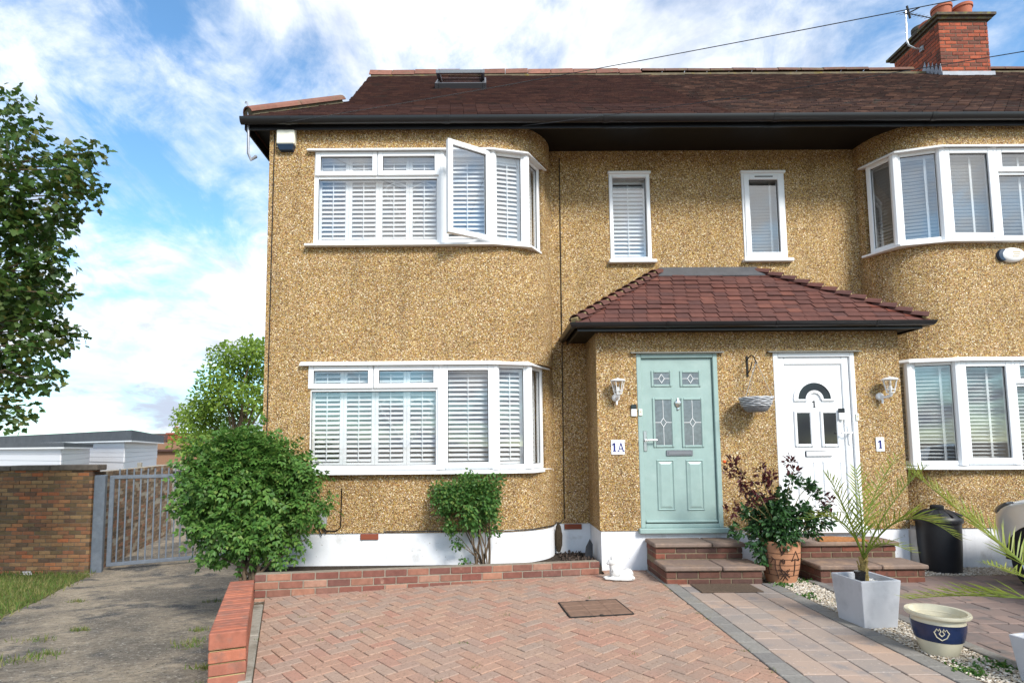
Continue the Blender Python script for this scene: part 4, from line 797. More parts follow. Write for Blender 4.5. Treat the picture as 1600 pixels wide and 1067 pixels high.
# ---------------------------------------------------------------- foreground brickwork, bed, gravel
M['soil'] = mat('dark soil', (.055, .042, .032), .95, .1, var=(20, .4), mottle=(30, (.14, .11, .085), .6, .7), bump=(40, 1, .03))
tag(obj('flower_bed', MB().prism([(-2.66, -.06, -.005), (-2.40, -1.12, -.005), (-2.2, -1.06, -.005), (1.28, -.16, -.005), (1.29, PB, -.005), (.8, PB, -.005), (-2.6, .05, -.005)], (0, 0, .095)).prism([(-2.64, .02, -.9), (-2.42, -1.13, -.9), (-2.3, -1.1, -.9), (-2.5, .02, -.9)], (0, 0, .89)), 'soil'), kind='structure')
ew = thing('brick_edging', 'low curved-looking course of dark red bricks edging the flower bed', 'edging', (-.5, -.65, 0)); ew['label'] = 'low brick edging wall in front of the flower bed'
ea = math.atan2(E1[1]+.02-E0[1], E1[0]-E0[0]); brickwork(ew, E0[0], E0[1]+.05, -.055, ea, 3.60, 4, .10, 'edgebrick', 'emortar', tilt=.024)
lw_ = thing('low_wall', 'bright red low brick wall with bricks on edge along its top', 'wall', (-1.85, -2.1, 0))
nx, ny = -1.60, -3.05; la = math.atan2(1.90, -.73); LL = 2.0
brickwork(lw_, nx, ny, -.230, la, LL, 6, .212, 'redbrick', 'ymortar', tilt=.060)
dv = Vector((math.cos(la), math.sin(la), -.06)); k = 0
rl = brick_mesh(.065, .213, .10, 'redbrick', .006)
while .036+k*.0745 < LL-.02: inst('coping_brick', rl, Vector((nx, ny, .228))+dv*(.036+k*.0745)+Vector((0, 0, random.uniform(-.002, .002))), lw_, (0, .06, la+random.uniform(-.012, .012))); k += 1
obj('coping_mortar', MB().obox(Vector((nx, ny, .272))+dv*LL/2, dv, (-dv.y, dv.x, 0), dv.cross(Vector((-dv.y, dv.x, 0))), LL-.014, .20, .085), 'ymortar', lw_)
kd = Vector((KL1[0]-KL0[0], KL1[1]-KL0[1], 0)).normalized(); kn = Vector((-kd.y, kd.x, 0)); 
for k in range(4): obj('kerb_stone', MB().obox(Vector((*KL0, -.015))+kd*(.46+.91*k)-kn*.05, kd, kn, (0, 0, 1), .90, .085, .085, .008), 'conc', drive)
def stones(n, region, r0, r1, z, m, name):
    mb = MB(); base = [(1, 0, 0), (0, 1, 0), (-1, 0, 0), (0, -1, 0), (0, 0, .7), (0, 0, -.5)]; fs = [(0, 1, 4), (1, 2, 4), (2, 3, 4), (3, 0, 4), (1, 0, 5), (2, 1, 5), (3, 2, 5), (0, 3, 5)]
    for i in range(n):
        x, y = region(); r = random.uniform(r0, r1); a = random.uniform(0, 6.3); c_, s_ = math.cos(a), math.sin(a); sx, sy = random.uniform(.7, 1.3), random.uniform(.6, 1); zz_ = z+random.uniform(0, .008)
        o = len(mb.v)
        for (px, py, pz) in base:
            px *= r*sx*random.uniform(.8, 1.2); py *= r*sy*random.uniform(.8, 1.2); mb.v.append((x+c_*px-s_*py, y+s_*px+c_*py, zz_+pz*r*.8))
        mb.f += [tuple(o+i for i in f) for f in fs]
    return tag(obj(name, mb, m, fix=False), kind='stuff')
M['gravel'] = mat('gravel chips', (0, 0, 0), .85, .2, isl=[(.46, .40, .32), (.62, .57, .48), (.36, .29, .21), (.72, .68, .62), (.50, .40, .28), (.28, .24, .20), (.66, .62, .54)])
tag(obj('gravel_bed', MB().box(2.955, 3.335, -5.1, -.44, -.006, .012).box(4.55, 9, -.42, -.0, -.006, .012).box(2.82, 3.33, -.44, -.0, -.006, .012), 'gravbase' if 'gravbase' in M else mat('gravel fines', (.30, .25, .19), .95, .1, var=(60, .3))), kind='structure')
tag(stones(6500, lambda: (random.uniform(2.965, 3.325), random.uniform(-4.0, -.45)), .007, .014, .016, 'gravel', 'gravel'), 'pale gravel chips in the strip between path and forecourt', 'gravel')
tag(stones(2500, lambda: (random.uniform(4.56, 6.4), random.uniform(-.41, -.02)), .007, .014, .016, 'gravel', 'gravel'), 'pale gravel chips along the foot of the right-hand bay', 'gravel')
# ---------------------------------------------------------------- steps
def steps(x0, x1, label):
    t = thing('steps', label, 'steps', ((x0+x1)/2, -.35, 0), 'brick doorsteps'); W_ = x1-x0
    brickwork(t, x0, -.655, 0, 0, W_, 2, .10, 'stepbrick', 'smortar', shift=0, core=False)
    brickwork(t, x0, -.31, .205, 0, W_-.04, 2, .10, 'stepbrick', 'smortar', shift=1, core=False, bh=.052)
    for xs in (x0+.05, x1-.05):
        brickwork(t, xs, -.60, 0, math.pi/2, .59, 2, .10, 'stepbrick', 'smortar', shift=1, core=False)
        brickwork(t, xs-(.04 if xs > x0+.1 else 0), -.255, .205, math.pi/2, .245, 2, .10, 'stepbrick', 'smortar', core=False, bh=.052)
    obj('mortar', MB().box(x0+.006, x1-.006, -.699, -.001, 0, .152).box(x0+.006, x1-.046, -.354, -.001, .152, .331), 'smortar', t)
    n = 2
    for (ya, yb, z0, xe) in ((-.735, -.33, .155, x1+.03), (-.39, -.005, .333, x1-.01)):
        cuts = [x0-.02, x0+W_*.58 if z0 < .2 else x0+W_*.62, xe]
        for i in range(2):
            mb = MB().cbox(cuts[i]+.004, cuts[i+1]-.004, ya, yb, z0, z0+.045, .010); obj('slab', mb, 'slab', t)
    return t
steps(1.83, 2.82, 'pair of brick and slab steps below the sage green door'); steps(3.42, 4.50, 'pair of brick and slab steps below the white door')
M['coir'] = mat('brown coir', (.13, .095, .07), .98, .05, var=(60, .35), bump=(140, .8, .006)); M['orange'] = mat('orange coir', (.36, .16, .065), .98, .05, var=(40, .4), bump=(140, .8, .006))
tag(obj('doormat', MB().cbox(2.06, 2.66, -1.06, -.74, .026, .036, .004), 'coir'), 'flat brown mat on the path at the foot of the steps', 'doormat')
dm = [( 3.90+.27*math.cos(t), -.36+.32*max(0, math.sin(t))*.9) for t in np.linspace(0, math.pi, 16)]
tag(obj('doormat', MB().prism([(x, y, .379) for x, y in dm], (0, 0, .014)), 'orange'), 'half-round orange coir mat in front of the white door', 'doormat')
M['manhole'] = mat('brown cover', (.20, .125, .09), .9, .15, var=(20, .2), bump=(60, .5, .004)); M['iron'] = mat('dark iron', (.03, .027, .025), .8, .2, var=(30, .4))
mc = [P_ for P_ in ((.64, -1.36), (1.18, -1.27), (1.23, -1.72), (.68, -1.80))]; mh = thing('manhole_cover', 'sunken rectangular inspection cover with black rim in the driveway', 'manhole', (.93, -1.55, .02))
obj('tray', MB().prism([(*p, .020) for p in mc], (0, 0, .0105)), 'manhole', mh); mb = MB()
for i in range(4): mb.tube([(*mc[i], .028), (*[(mc[i][q]+mc[(i+1) % 4][q])/2+random.uniform(-.004, .004) for q in (0, 1)], .028), (*mc[(i+1) % 4], .028)], .0065, 6)
for p in ((.91, -1.315), (.95, -1.765)): mb.lathe([(.018, .028), (.018, .036)], (*p, 0), 8)
obj('rim', mb, 'iron', mh)
for i in range(3):
    for j in range(3):
        a = [(mc[0][q]*(1-i/3)+mc[1][q]*i/3)*(1-j/3)+(mc[3][q]*(1-i/3)+mc[2][q]*i/3)*j/3 for q in (0, 1)]
        inst('cover_block', paver_mesh(.165, .125, 'manhole'), (a[0]+.095, a[1]-.06, .0335), mh, (0, 0, .17))
# ---------------------------------------------------------------- things on the walls
M['cream'] = mat('cream plastic', (.80, .78, .66), .4, .4); M['navy'] = mat('dark blue plastic', (.012, .035, .075), .35, .5)
M['white'] = mat('white plastic', (.80, .80, .80), .35, .5); M['ink'] = mat('dark blue enamel', (.02, .025, .16), .4, .4); M['grey'] = mat('grey plastic', (.30, .31, .32), .5, .4)
M['plaque'] = mat('white enamel', (.82, .82, .84), .25, .5)
r = PR(434, 198, 462, 228, -.04); ab = thing('alarm_box', 'cream alarm box with dark blue base under the left eaves', 'alarm', ((r[0]+r[1])/2, 0, r[2]-.07))
obj('cover', MB().cbox(r[0], r[1], -.09, -.001, r[2], r[3], .012), 'cream', ab); obj('base', MB().prism([(r[0]+.008, -.085, r[2]), (r[1]-.008, -.085, r[2]), (r[1]-.03, -.06, r[2]-.06), (r[0]+.03, -.06, r[2]-.06)], (0, .08, 0)), 'navy', ab)
p = P(1583, 398, -.03); ab = thing('alarm_box', 'oval white alarm sounder on the wall between the right-hand bay windows', 'alarm', (p.x, 0, p.z))
lz = MB().lathe([(.0, -.055), (.6, -.053), (.88, -.04), (1, -.02), (1, 0)], (0, 0, 0), 28, False, True, 'Y'); lz.v = [(p.x+x*.15, y, p.z+z*.09) for x, y, z in lz.v]; obj('cover', lz, 'white', ab, smooth=60)
lz = MB().lathe([(.0, -.042), (.9, -.036), (1, -.02), (1, -.001)], (0, 0, 0), 20, False, True, 'Y'); lz.v = [(p.x-.115+x*.065, y, p.z+z*.075) for x, y, z in lz.v]; obj('lens', lz, 'navy', ab, smooth=60)
obj('lettering', MB().box(p.x-.03, p.x+.07, -.0575, -.056, p.z+.02, p.z+.03).box(p.x-.02, p.x+.06, -.0575, -.056, p.z-.003, p.z+.004).box(p.x-.03, p.x+.05, -.0575, -.056, p.z-.03, p.z-.023), mat('tan print', (.45, .34, .16), .6), ab)
def plaque(px, chars, label):
    r = PR(*px, -.01); t = thing('house_number', label, 'number plate', ((r[0]+r[1])/2, 0, r[2]), 'enamel number plates'); obj('plate', MB().cbox(r[0], r[1], -.012, -.001, r[2], r[3], .003), 'plaque', t)
    y0, y1 = -.0155, -.0122; zc = (r[2]+r[3])/2; hh = (r[3]-r[2])*.29
    for ch_, xc in chars:
        xc = r[0]+(r[1]-r[0])*xc; mb = MB()
        if ch_ == '1': mb.box(xc-.010, xc+.010, y0, y1, zc-hh, zc+hh).obox((xc-.014, (y0+y1)/2, zc+hh*.72), (1, 0, .9), (0, 1, 0), (-.9, 0, 1), .030, y1-y0, .014).box(xc-.018, xc+.018, y0-.0004, y1, zc-hh, zc-hh+.009)
        else:
            for s_ in (-1, 1): mb.obox((xc+s_*.0145, (y0+y1)/2-.0002*s_, zc), (-s_*.029, 0, 2*hh), (0, 1, 0), (2*hh, 0, s_*.029), hh*2.1, y1-y0, .012 if s_ > 0 else .009).box(xc+s_*.03-.012, xc+s_*.03+.012, y0-.0005, y1, zc-hh-.002, zc-hh+.006)
            mb.box(xc-.018, xc+.018, y0-.0003, y1, zc-hh*.35-.005, zc-hh*.35+.005)
        obj('numeral' if ch_ == '1' else 'letter', mb, 'ink', t)
plaque((955, 687, 976, 710), (('1', .24), ('A', .72)), 'white enamel plate reading 1 A left of the sage green door'); plaque((1369, 683, 1382, 705), (('1', .5),), 'narrow white enamel plate reading 1 right of the white door')
M['lampglass'] = glass_mat('lantern glass', (.9, .9, .9), 1.2, .05)
def lantern(px, py, dx, label):
    b = P(px, py, 0); t = thing('wall_lantern', label, 'lantern', (b.x, 0, b.z-.1), 'white wall lanterns'); cx_, cy_ = b.x+dx, -.125; z0 = b.z+.015; z1 = b.z+.165
    obj('backplate', MB().lathe([(.0, -.03), (.03, -.028), (.043, -.018), (.047, 0)], (b.x, -.001, b.z-.02), 20, False, True, 'Y'), 'white', t, smooth=50)
    obj('arm', MB().tube([(b.x, -.02, b.z-.02), (b.x+dx*.5, -.07, b.z-.035), (cx_, cy_, b.z-.015), (cx_, cy_, z0)], [.018, .017, .019, .026], 10).tube([(b.x, -.045, b.z-.04), (b.x, -.045, b.z-.105)], [.013, .011], 8), 'white', t, smooth=50)
    r0, r1 = .042, .076; mb = MB(); g = MB()
    for k in range(6):
        a, a2 = math.pi*k/3, math.pi*(k+1)/3; p0 = (cx_+r0*math.cos(a), cy_+r0*math.sin(a), z0); p1 = (cx_+r1*math.cos(a), cy_+r1*math.sin(a), z1); q0 = (cx_+r0*math.cos(a2), cy_+r0*math.sin(a2), z0); q1 = (cx_+r1*math.cos(a2), cy_+r1*math.sin(a2), z1)
        mb.tube([p0, p1], .0045, 5); mb.tube([p0, q0], .0045, 5); mb.tube([tuple(p0[i]*.75+p1[i]*.25 for i in range(3)), tuple(q0[i]*.75+q1[i]*.25 for i in range(3))], .004, 5); g.add([tuple(cx_*.02+v*.98 if i == 0 else (cy_*.02+v*.98 if i == 1 else v) for i, v in enumerate(p)) for p in (p0, q0, q1, p1)], [(0, 1, 2, 3)])
    obj('cage', mb, 'white', t); obj('pane', g, 'lampglass', t); obj('bulb', MB().lathe([(.012, z0+.004), (.014, z0+.03), (.022, z0+.05), (.018, z0+.075), (.004, z0+.086)], (cx_, cy_, 0), 12), mat('frosted bulb', (.85, .85, .82), .5), t, smooth=60)
    obj('cap', MB().lathe([(.088, z1-.003), (.091, z1+.004), (.074, z1+.018), (.04, z1+.028), (.01, z1+.032), (.007, z1+.04)], (cx_, cy_, 0), 12, True, True), 'white', t, smooth=35)
lantern(962, 619, .0, 'white lantern on the wall left of the sage green door'); lantern(1374, 617, .045, 'white lantern on the wall right of the white door')
def bell(px, Y, label, video=True):
    r = PR(*px, Y); t = thing('doorbell', label, 'doorbell', ((r[0]+r[1])/2, Y, r[2])); zz_ = r[3]-(r[3]-r[2])*.38; y1 = Y-.001
    if video:
        obj('camera_panel', MB().cbox(r[0], r[1], Y-.028, y1, zz_, r[3], .005), 'bglass', t); obj('body', MB().cbox(r[0], r[1], Y-.026, y1, r[2], zz_-.0005, .005), 'white', t); obj('button', MB().lathe([(.0, -.003), (.013, -.0025), (.014, 0)], ((r[0]+r[1])/2, Y-.0262, (r[2]+zz_)/2+.005), 14, False, True, 'Y'), 'came', t)
    else: obj('body', MB().cbox(r[0], r[1], Y-.015, y1, r[2], r[3], .004), 'cream', t); obj('button', MB().lathe([(.0, -.004), (.009, -.003), (.010, 0)], ((r[0]+r[1])/2, Y-.0152, (r[2]+r[3])/2+.008), 10, False, True, 'Y'), mat('beige button', (.5, .42, .28), .5), t)
bell((985.5, 632, 994, 650.5), 0, 'video doorbell beside the sage green door frame'); bell((998, 639, 1003.3, 649.5), -.006, 'small cream push bell on the sage green door frame', False)
bell((1309, 638, 1318.5, 656), YD-.008, 'video doorbell mounted on the white door'); bell((1336.5, 646, 1341.5, 657), -.006, 'small cream push bell on the white door frame', False)
# hanging basket on its bracket
hb = P(1167, 568, 0); br = thing('basket_bracket', 'scrolled black iron bracket between the two doors', 'bracket', (hb.x, 0, hb.z-.16))
obj('back_bar', MB().cbox(hb.x-.011, hb.x+.011, -.012, -.001, hb.z-.16, hb.z+.09, .003), 'iron', br); sc_ = [(hb.x+.0, -.012-.2*math.sin(t), hb.z+.04+.04*math.sin(3*t)) for t in np.linspace(0, math.pi/2, 10)]
obj('arm', MB().tube(sc_+[(hb.x, -.23, hb.z-.01), (hb.x, -.225, hb.z-.03), (hb.x, -.20, hb.z-.02)], .007, 6).tube([(hb.x, -.012, hb.z-.12), (hb.x, -.08, hb.z-.08), (hb.x, -.13, hb.z+.0)], .006, 6), 'iron', br)
bk = P(1181, 621, -.21); R0 = .178; bz = bk.z; hbk = thing('hanging_basket', 'empty grey woven hanging basket between the doors', 'basket', (bk.x, -.21, bz-.17))
prof = [(.09, -.165), (.118, -.15), (.142, -.11), (.158, -.07), (.168, -.03), (.172, 0)]
M['wicker'] = mat('grey wicker', (.20, .20, .21), .7, .3, var=(60, .3), bump=(90, .6, .005)); M['wickerl'] = mat('pale wicker', (.52, .53, .55), .6, .3, var=(60, .3))
obj('bowl', MB().lathe(prof+[(.16, -.002), (.14, -.08), (.08, -.14)], (bk.x, -.21, bz), 28, True, True), 'wicker', hbk, smooth=50)
mb = MB()
for k, (r_, z_) in enumerate(((.176, -.005), (.174, -.022), (.170, -.040), (.165, -.058), (.158, -.076), (.150, -.095))):
    mb.tube([(bk.x+(r_+.005*math.sin(9*t+k*math.pi))*math.cos(t), -.21+(r_+.005*math.sin(9*t+k*math.pi))*math.sin(t), bz+z_+.003*math.cos(9*t+k*2)) for t in np.linspace(0, 2*math.pi, 64)], .006 if k else .009, 5, False)
obj('weave', mb, 'wickerl', hbk); mb = MB()
for t in (-.5, 1.6, 3.6): mb.tube([(bk.x+.17*math.cos(t), -.21+.17*math.sin(t), bz), (hb.x, -.225, hb.z-.005)], .0028, 5)
obj('chain', mb, 'steel', hbk)
r = PR(496, 801, 510.5, 819, -.02); eb = thing('junction_box', 'small grey electrical box low on the left wall beside the shrub', 'junction box', ((r[0]+r[1])/2, 0, r[2])); obj('box', MB().cbox(r[0], r[1], -.05, -.001, r[2], r[3], .008), 'grey', eb); obj('lead', MB().tube([(r[0]+.03, -.02, r[2]), (r[0]+.02, -.02, r[2]-.05), (r[0]+.05, -.012, r[2]-.13)], .006, 6).tube([(r[0]+.06, -.02, r[2]), (r[0]+.06, -.02, r[2]-.05), (r[0]+.1, -.012, r[2]-.1)], .006, 6), 'black', eb)
tag(obj('slate', MB().prism([(1.15, .26, .08), (1.24, .22, .08), (1.25, .23, .27), (1.22, .25, .33), (1.18, .28, .24)], (.008, .02, 0)), mat('dark slate', (.045, .045, .05), .6, .3, var=(20, .3))), 'dark pointed piece of slate leaning in the corner by the porch', 'slate')
# overhead wires
def wire(a, b, label, sag=.25):
    a, b = Vector(a), Vector(b); b = a+(b-a)*1.6; pts = [a+(b-a)*t-Vector((0, 0, sag*4*t*(1-t)*.3)) for t in np.linspace(0, 1, 24)]
    tag(obj('telephone_wire', MB().tube(pts, .0032, 5), 'black'), label, 'wire', 'overhead wires')
wire(P(430, 194, -.12), P(1435, -4, -3.2), 'upper overhead wire crossing the sky from the left eaves'); wire(P(816, 197, -.12), P(1602, 64, -3.2), 'lower overhead wire crossing in front of the chimney')
# tv aerial on the chimney
ta = thing('tv_aerial', 'television aerial on a bent pole at the side of the chimney', 'aerial', P(1439, 77, 4.0)); a = [P(1440, 77, 4.0), P(1430, 76, 4.0), P(1420, 71, 4.0), P(1417, 64, 4.0), P(1415, 18, 4.0)]
obj('pole', MB().tube(a, .016, 7), mat('pale aluminium', (.62, .63, .64), .35, .5, metal=.6), ta, smooth=50); obj('clamp', MB().obox(P(1440, 77, 4.0), (1, 0, 0), (0, 1, 0), (0, 0, 1), .03, .08, .10), 'grey', ta)
b0, b1 = P(1411, 20, 4.0), P(1456, 29, 3.7); mb = MB().tube([b0, b1], .009, 5); mb.tube([P(1417, 10, 4), P(1422, 29, 4)], .02, 5).tube([P(1414, 24, 4), P(1437, 12, 3.9)], .014, 5)
for k in range(9):
    c = b0.lerp(b1, k/8); e = Vector((.18, .10, .11))*(1.4 if k < 2 else .8); mb.tube([c-e, c+e], .0035, 4)
obj('antenna', mb, 'iron', ta)
# wire hearts hung inside the two left bay windows
def wire_heart(pts, label):
    q = [P(x, y, .068) for x, y in pts]; q = q+[q[0]]; out = []
    for i in range(len(q)-1):
        a_, b_, c_, d_ = q[i-1 if i else -2], q[i], q[i+1], q[i+2] if i+2 < len(q) else q[1]
        for t in np.linspace(0, 1, 6, endpoint=False):
            if pts[i] in (pts[0], pts[4]) or i in (3, 4): out.append(b_.lerp(c_, t) if i in (3, 4) else .5*((2*b_)+(c_-a_)*t+(2*a_-5*b_+4*c_-d_)*t*t+(3*b_-a_-3*c_+d_)*t**3))
            else: out.append(.5*((2*b_)+(c_-a_)*t+(2*a_-5*b_+4*c_-d_)*t*t+(3*b_-a_-3*c_+d_)*t**3))
    tag(obj('wire_heart', MB().tube(out+[out[0]], .0028, 5, False), 'white'), label, 'decoration', 'wire hearts in the windows')
wire_heart([(642, 294), (622, 286), (606, 292), (605, 306), (640, 357), (678, 308), (677, 293), (662, 286)], 'thin white wire heart inside the upstairs left bay window')
wire_heart([(636, 629), (616, 622), (599, 628), (598, 643), (636, 697), (674, 643), (673, 628), (656, 622)], 'thin white wire heart inside the downstairs left bay window')
# ---------------------------------------------------------------- ornaments, pots, bin
M['statue'] = mat('weathered stone', (.62, .61, .59), .85, .2, var=(30, .15), mottle=(22, (.22, .21, .20), .56, .68), bump=(60, .5, .006))
def ell(mb, c, r, n=12, rot=None):
    v = []; 
    for i in range(n+1):
        th = math.pi*i/n
        for j in range(n): ph = 2*math.pi*j/n; q = Vector((r[0]*math.sin(th)*math.cos(ph), r[1]*math.sin(th)*math.sin(ph), r[2]*math.cos(th))); v.append(Vector(c)+((rot @ q) if rot else q))
    mb.add(v, [(i*n+j, i*n+(j+1) % n, (i+1)*n+(j+1) % n, (i+1)*n+j) for i in range(n) for j in range(n)])
cb_ = MB(); c0 = Vector((1.40, -.50, .024))
for (dx, dy, dz, r) in ((.02, 0, .055, (.115, .062, .055)), (.085, .005, .058, (.062, .066, .062)), (-.055, 0, .085, (.055, .05, .07)), (-.075, 0, .14, (.036, .034, .05)), (-.085, -.004, .185, (.044, .040, .038)), (-.122, -.006, .175, (.020, .022, .016)), (-.10, -.03, .022, (.075, .018, .018)), (-.10, .03, .022, (.075, .018, .018)), (.09, -.055, .03, (.06, .025, .032)), (.04, -.072, .02, (.075, .016, .016)), (.0, 0, .018, (.155, .082, .02))): ell(cb_, c0+Vector((dx, dy, dz)), r)
for s_ in (-1, 1): cb_.lathe([(.018, 0), (.012, .03), (.003, .052)], c0+Vector((-.078, s_*.024, .205)), 8)
cat = obj('cat_statue', cb_, 'statue'); rm = cat.modifiers.new('r', 'REMESH'); rm.mode = 'VOXEL'; rm.voxel_size = .006; rm.use_smooth_shade = True; sm = cat.modifiers.new('s', 'SMOOTH'); sm.iterations = 3
tag(cat, 'white stone cat ornament lying beside the brick steps', 'statue'); 
def pot_curve(fn, pts, r, n=5): return MB().tube([fn(a, z) for a, z in pts], r, n)
# terracotta pot with scratched drawings
tp = thing('terracotta_pot', 'tall terracotta pot with dark scratched drawings beside the steps', 'pot', (3.085, -.56, .012)); tprof = [(.140, 0), (.160, .07), (.180, .16), (.193, .26), (.197, .34), (.196, .40), (.188, .425)]
tx, ty, tz = 3.085, -.56, .012; M['terrap'] = mat('orange terracotta', (.42, .205, .115), .8, .2, var=(8, .14), mottle=(5, (.36, .18, .10), .5, .7), bump=(60, .3, .003))
obj('body', MB().lathe(tprof+[(.172, .425), (.172, .36), (.02, .34)], (tx, ty, tz), 36, True, True), 'terrap', tp, smooth=50)
def trad(z): return float(np.interp(z, [p[1] for p in tprof], [p[0] for p in tprof]))
tf = lambda a, z: (tx+(trad(z)+.001)*math.sin(a-.45), ty-(trad(z)+.001)*math.cos(a-.45), tz+z*.9)
mb = MB()
for z in (.10, .16, .22, .285, .35): mb.tube([tf(a, z) for a in np.linspace(0, 2*math.pi, 40)], .0022, 4, False)
S_ = [[(-.05, .42), (.05, .36), (.25, .40), (.10, .34), (-.02, .43)], [(.2, .44), (.05, .33)], [(.75, .10), (.75, .29), (.55, .27), (.8, .38), (1.05, .27), (.75, .29)], [(-.45, .31), (-.25, .27), (-.28, .2), (-.15, .06)], [(-.5, .24), (-.35, .29)], [(-.1, .17), (.4, .05)], [(.35, .17), (-.05, .05)], [(.0, .18), (.5, .08)], [(.45, .18), (.1, .04)], [(-.1, .12), (.45, .12)], [(.05, .26), (.1, .29), (.2, .28), (.18, .24), (.1, .25), (.12, .27)], [(.02, .28), (-.05, .22), (.05, .14)], [(-.7, .1), (-.62, .33), (-.78, .36)]]
for s_ in S_:
    q = []
    for i in range(len(s_)-1): q += [(s_[i][0]+(s_[i+1][0]-s_[i][0])*t, s_[i][1]+(s_[i+1][1]-s_[i][1])*t) for t in np.linspace(0, 1, 6)]
    mb.tube([tf(a, z) for a, z in q], .0042, 5)
obj('drawing', mb, mat('dark scratches', (.05, .03, .025), .9, .1), tp)
# square concrete planter
cp_ = thing('concrete_planter', 'square pale grey tapered planter on the gravel strip', 'planter', (3.03, -2.0, .012)); M['fibre'] = mat('pale fibre cement', (.46, .47, .50), .75, .3, var=(4, .08), mottle=(7, (.38, .39, .42), .5, .7), bump=(40, .2, .003))
def square_planter(t, cx_, cy_, z0, ht, top, bot, ang, m):
    ring = []; ca_, sa_ = math.cos(ang), math.sin(ang)
    for (hw, z) in ((bot, 0), (top, ht), (top-.022, ht), (top-.03, ht-.06)):
        for sx, sy in ((-1, -1), (1, -1), (1, 1), (-1, 1)): ring.append((cx_+ca_*hw*sx-sa_*hw*sy, cy_+sa_*hw*sx+ca_*hw*sy, z0+z))
    b = obj('body', MB().add(ring, [(3, 2, 1, 0), (12, 13, 14, 15)]+[(a*4+i, a*4+(i+1) % 4, a*4+4+(i+1) % 4, a*4+4+i) for a in range(3) for i in range(4)]), m, t)
    bv = b.modifiers.new('b', 'BEVEL'); bv.width = .006; bv.segments = 2; bv.limit_method = 'ANGLE'
square_planter(cp_, 3.035, -1.985, .014, .37, .168, .140, .10, 'fibre')
mb = MB()
for i in range(260):
    x, y = random.uniform(-.13, .13), random.uniform(-.13, .13); ell(mb, (3.035+x, -1.985+y, .325+random.uniform(0, .01)), (random.uniform(.007, .013),)*3, 4)
tag(obj('pebbles', mb, mat('white pebbles', (.7, .69, .67), .7), cp_), kind='stuff')
sl_ = thing('solar_light', 'short black cylinder standing in the square planter', 'light', (2.955, -2.05, .32)); obj('body', MB().lathe([(.036, 0), (.036, .10), (.042, .102), (.042, .118), (.03, .122)], (2.955, -2.05, .32), 16), 'black', sl_, smooth=40)
# cream and blue glazed pot
gx, gy, gz = 3.09, -2.64, .014; gp = thing('glazed_pot', 'cream pot with blue band and heart motif in front of the planter', 'pot', (gx, gy, gz)); gprof = [(.118, 0), (.128, .015), (.150, .07), (.172, .13), (.184, .18), (.188, .225), (.180, .25), (.190, .262), (.222, .268), (.228, .280), (.222, .292), (.196, .29), (.182, .25), (.15, .12)]
M['glaze'] = mat('cream glaze', (.62, .57, .43), .25, .5, var=(6, .08), mottle=(4, (.50, .45, .33), .55, .75)); M['blue'] = mat('blue glaze', (.014, .026, .075), .22, .5, var=(7, .4))
obj('body', MB().lathe([(r_*.83, z_*.98) for r_, z_ in gprof], (gx, gy, gz), 40, True, True), 'glaze', gp, smooth=50)
def grad(z): return .83*float(np.interp(z, [p[1] for p in gprof[:7]], [p[0] for p in gprof[:7]]))
obj('blue_band', MB().lathe([(grad(z)+.0025, z) for z in np.linspace(.105, .222, 9)], (gx, gy, gz), 40, False, False), 'blue', gp, smooth=50)
gf = lambda a, z: (gx+(grad(z)+.0035)*math.sin(a), gy-(grad(z)+.0035)*math.cos(a), gz+z); mb = MB()
for a0 in (-.55, 1.5, 3.6):
    mb = MB()
    for sx in (-1, 1):
        q = [(0, -.038), (.17, -.02), (.25, .012), (.20, .020), (.16, .034), (.11, .022), (.07, .036), (.03, .020), (.09, .004), (0, -.012)]
        mb.tube([gf(a0+sx*a*1.05, .166+z*1.05) for a, z in q], .0036, 5)
    obj('heart_motif', mb, 'glaze', gp)
p2 = thing('ribbed_planter', 'grey planter cut off at the bottom right corner', 'planter', (3.5, -3.3, 0)); square_planter(p2, 3.42, -3.22, .014, .27, .20, .17, .25, 'fibre')
# compost bin
bx, by = 5.10, -.16; M['binp'] = mat('black bin plastic', (.014, .015, .018), .42, .4, var=(9, .25), bump=(30, .15, .004)); bn = thing('compost_bin', 'black round garden bin with lid against the right-hand bay', 'bin', (bx, by, .012))
obj('body', MB().lathe([(.18, 0), (.188, .02), (.203, .28), (.21, .52), (.21, .56)], (bx, by, .012), 32), 'binp', bn, smooth=40)
obj('lid', MB().lathe([(.225, .545), (.232, .57), (.226, .60), (.175, .645), (.12, .675), (.075, .685)], (bx, by, .012), 32), 'binp', bn, smooth=40)
mb = MB()
for k in range(12): a = 2*math.pi*k/12; mb.obox((bx+.16*math.cos(a), by+.16*math.sin(a), .012+.65), (math.cos(a), math.sin(a), -.45), (-math.sin(a), math.cos(a), 0), (.45*math.cos(a), .45*math.sin(a), 1), .14, .02, .018, .004)
obj('lid_rib', mb, 'binp', bn); obj('lid_knob', MB().lathe([(.06, .68), (.065, .69), (.065, .725), (.05, .735)], (bx, by, .012), 20), 'binp', bn, smooth=40)
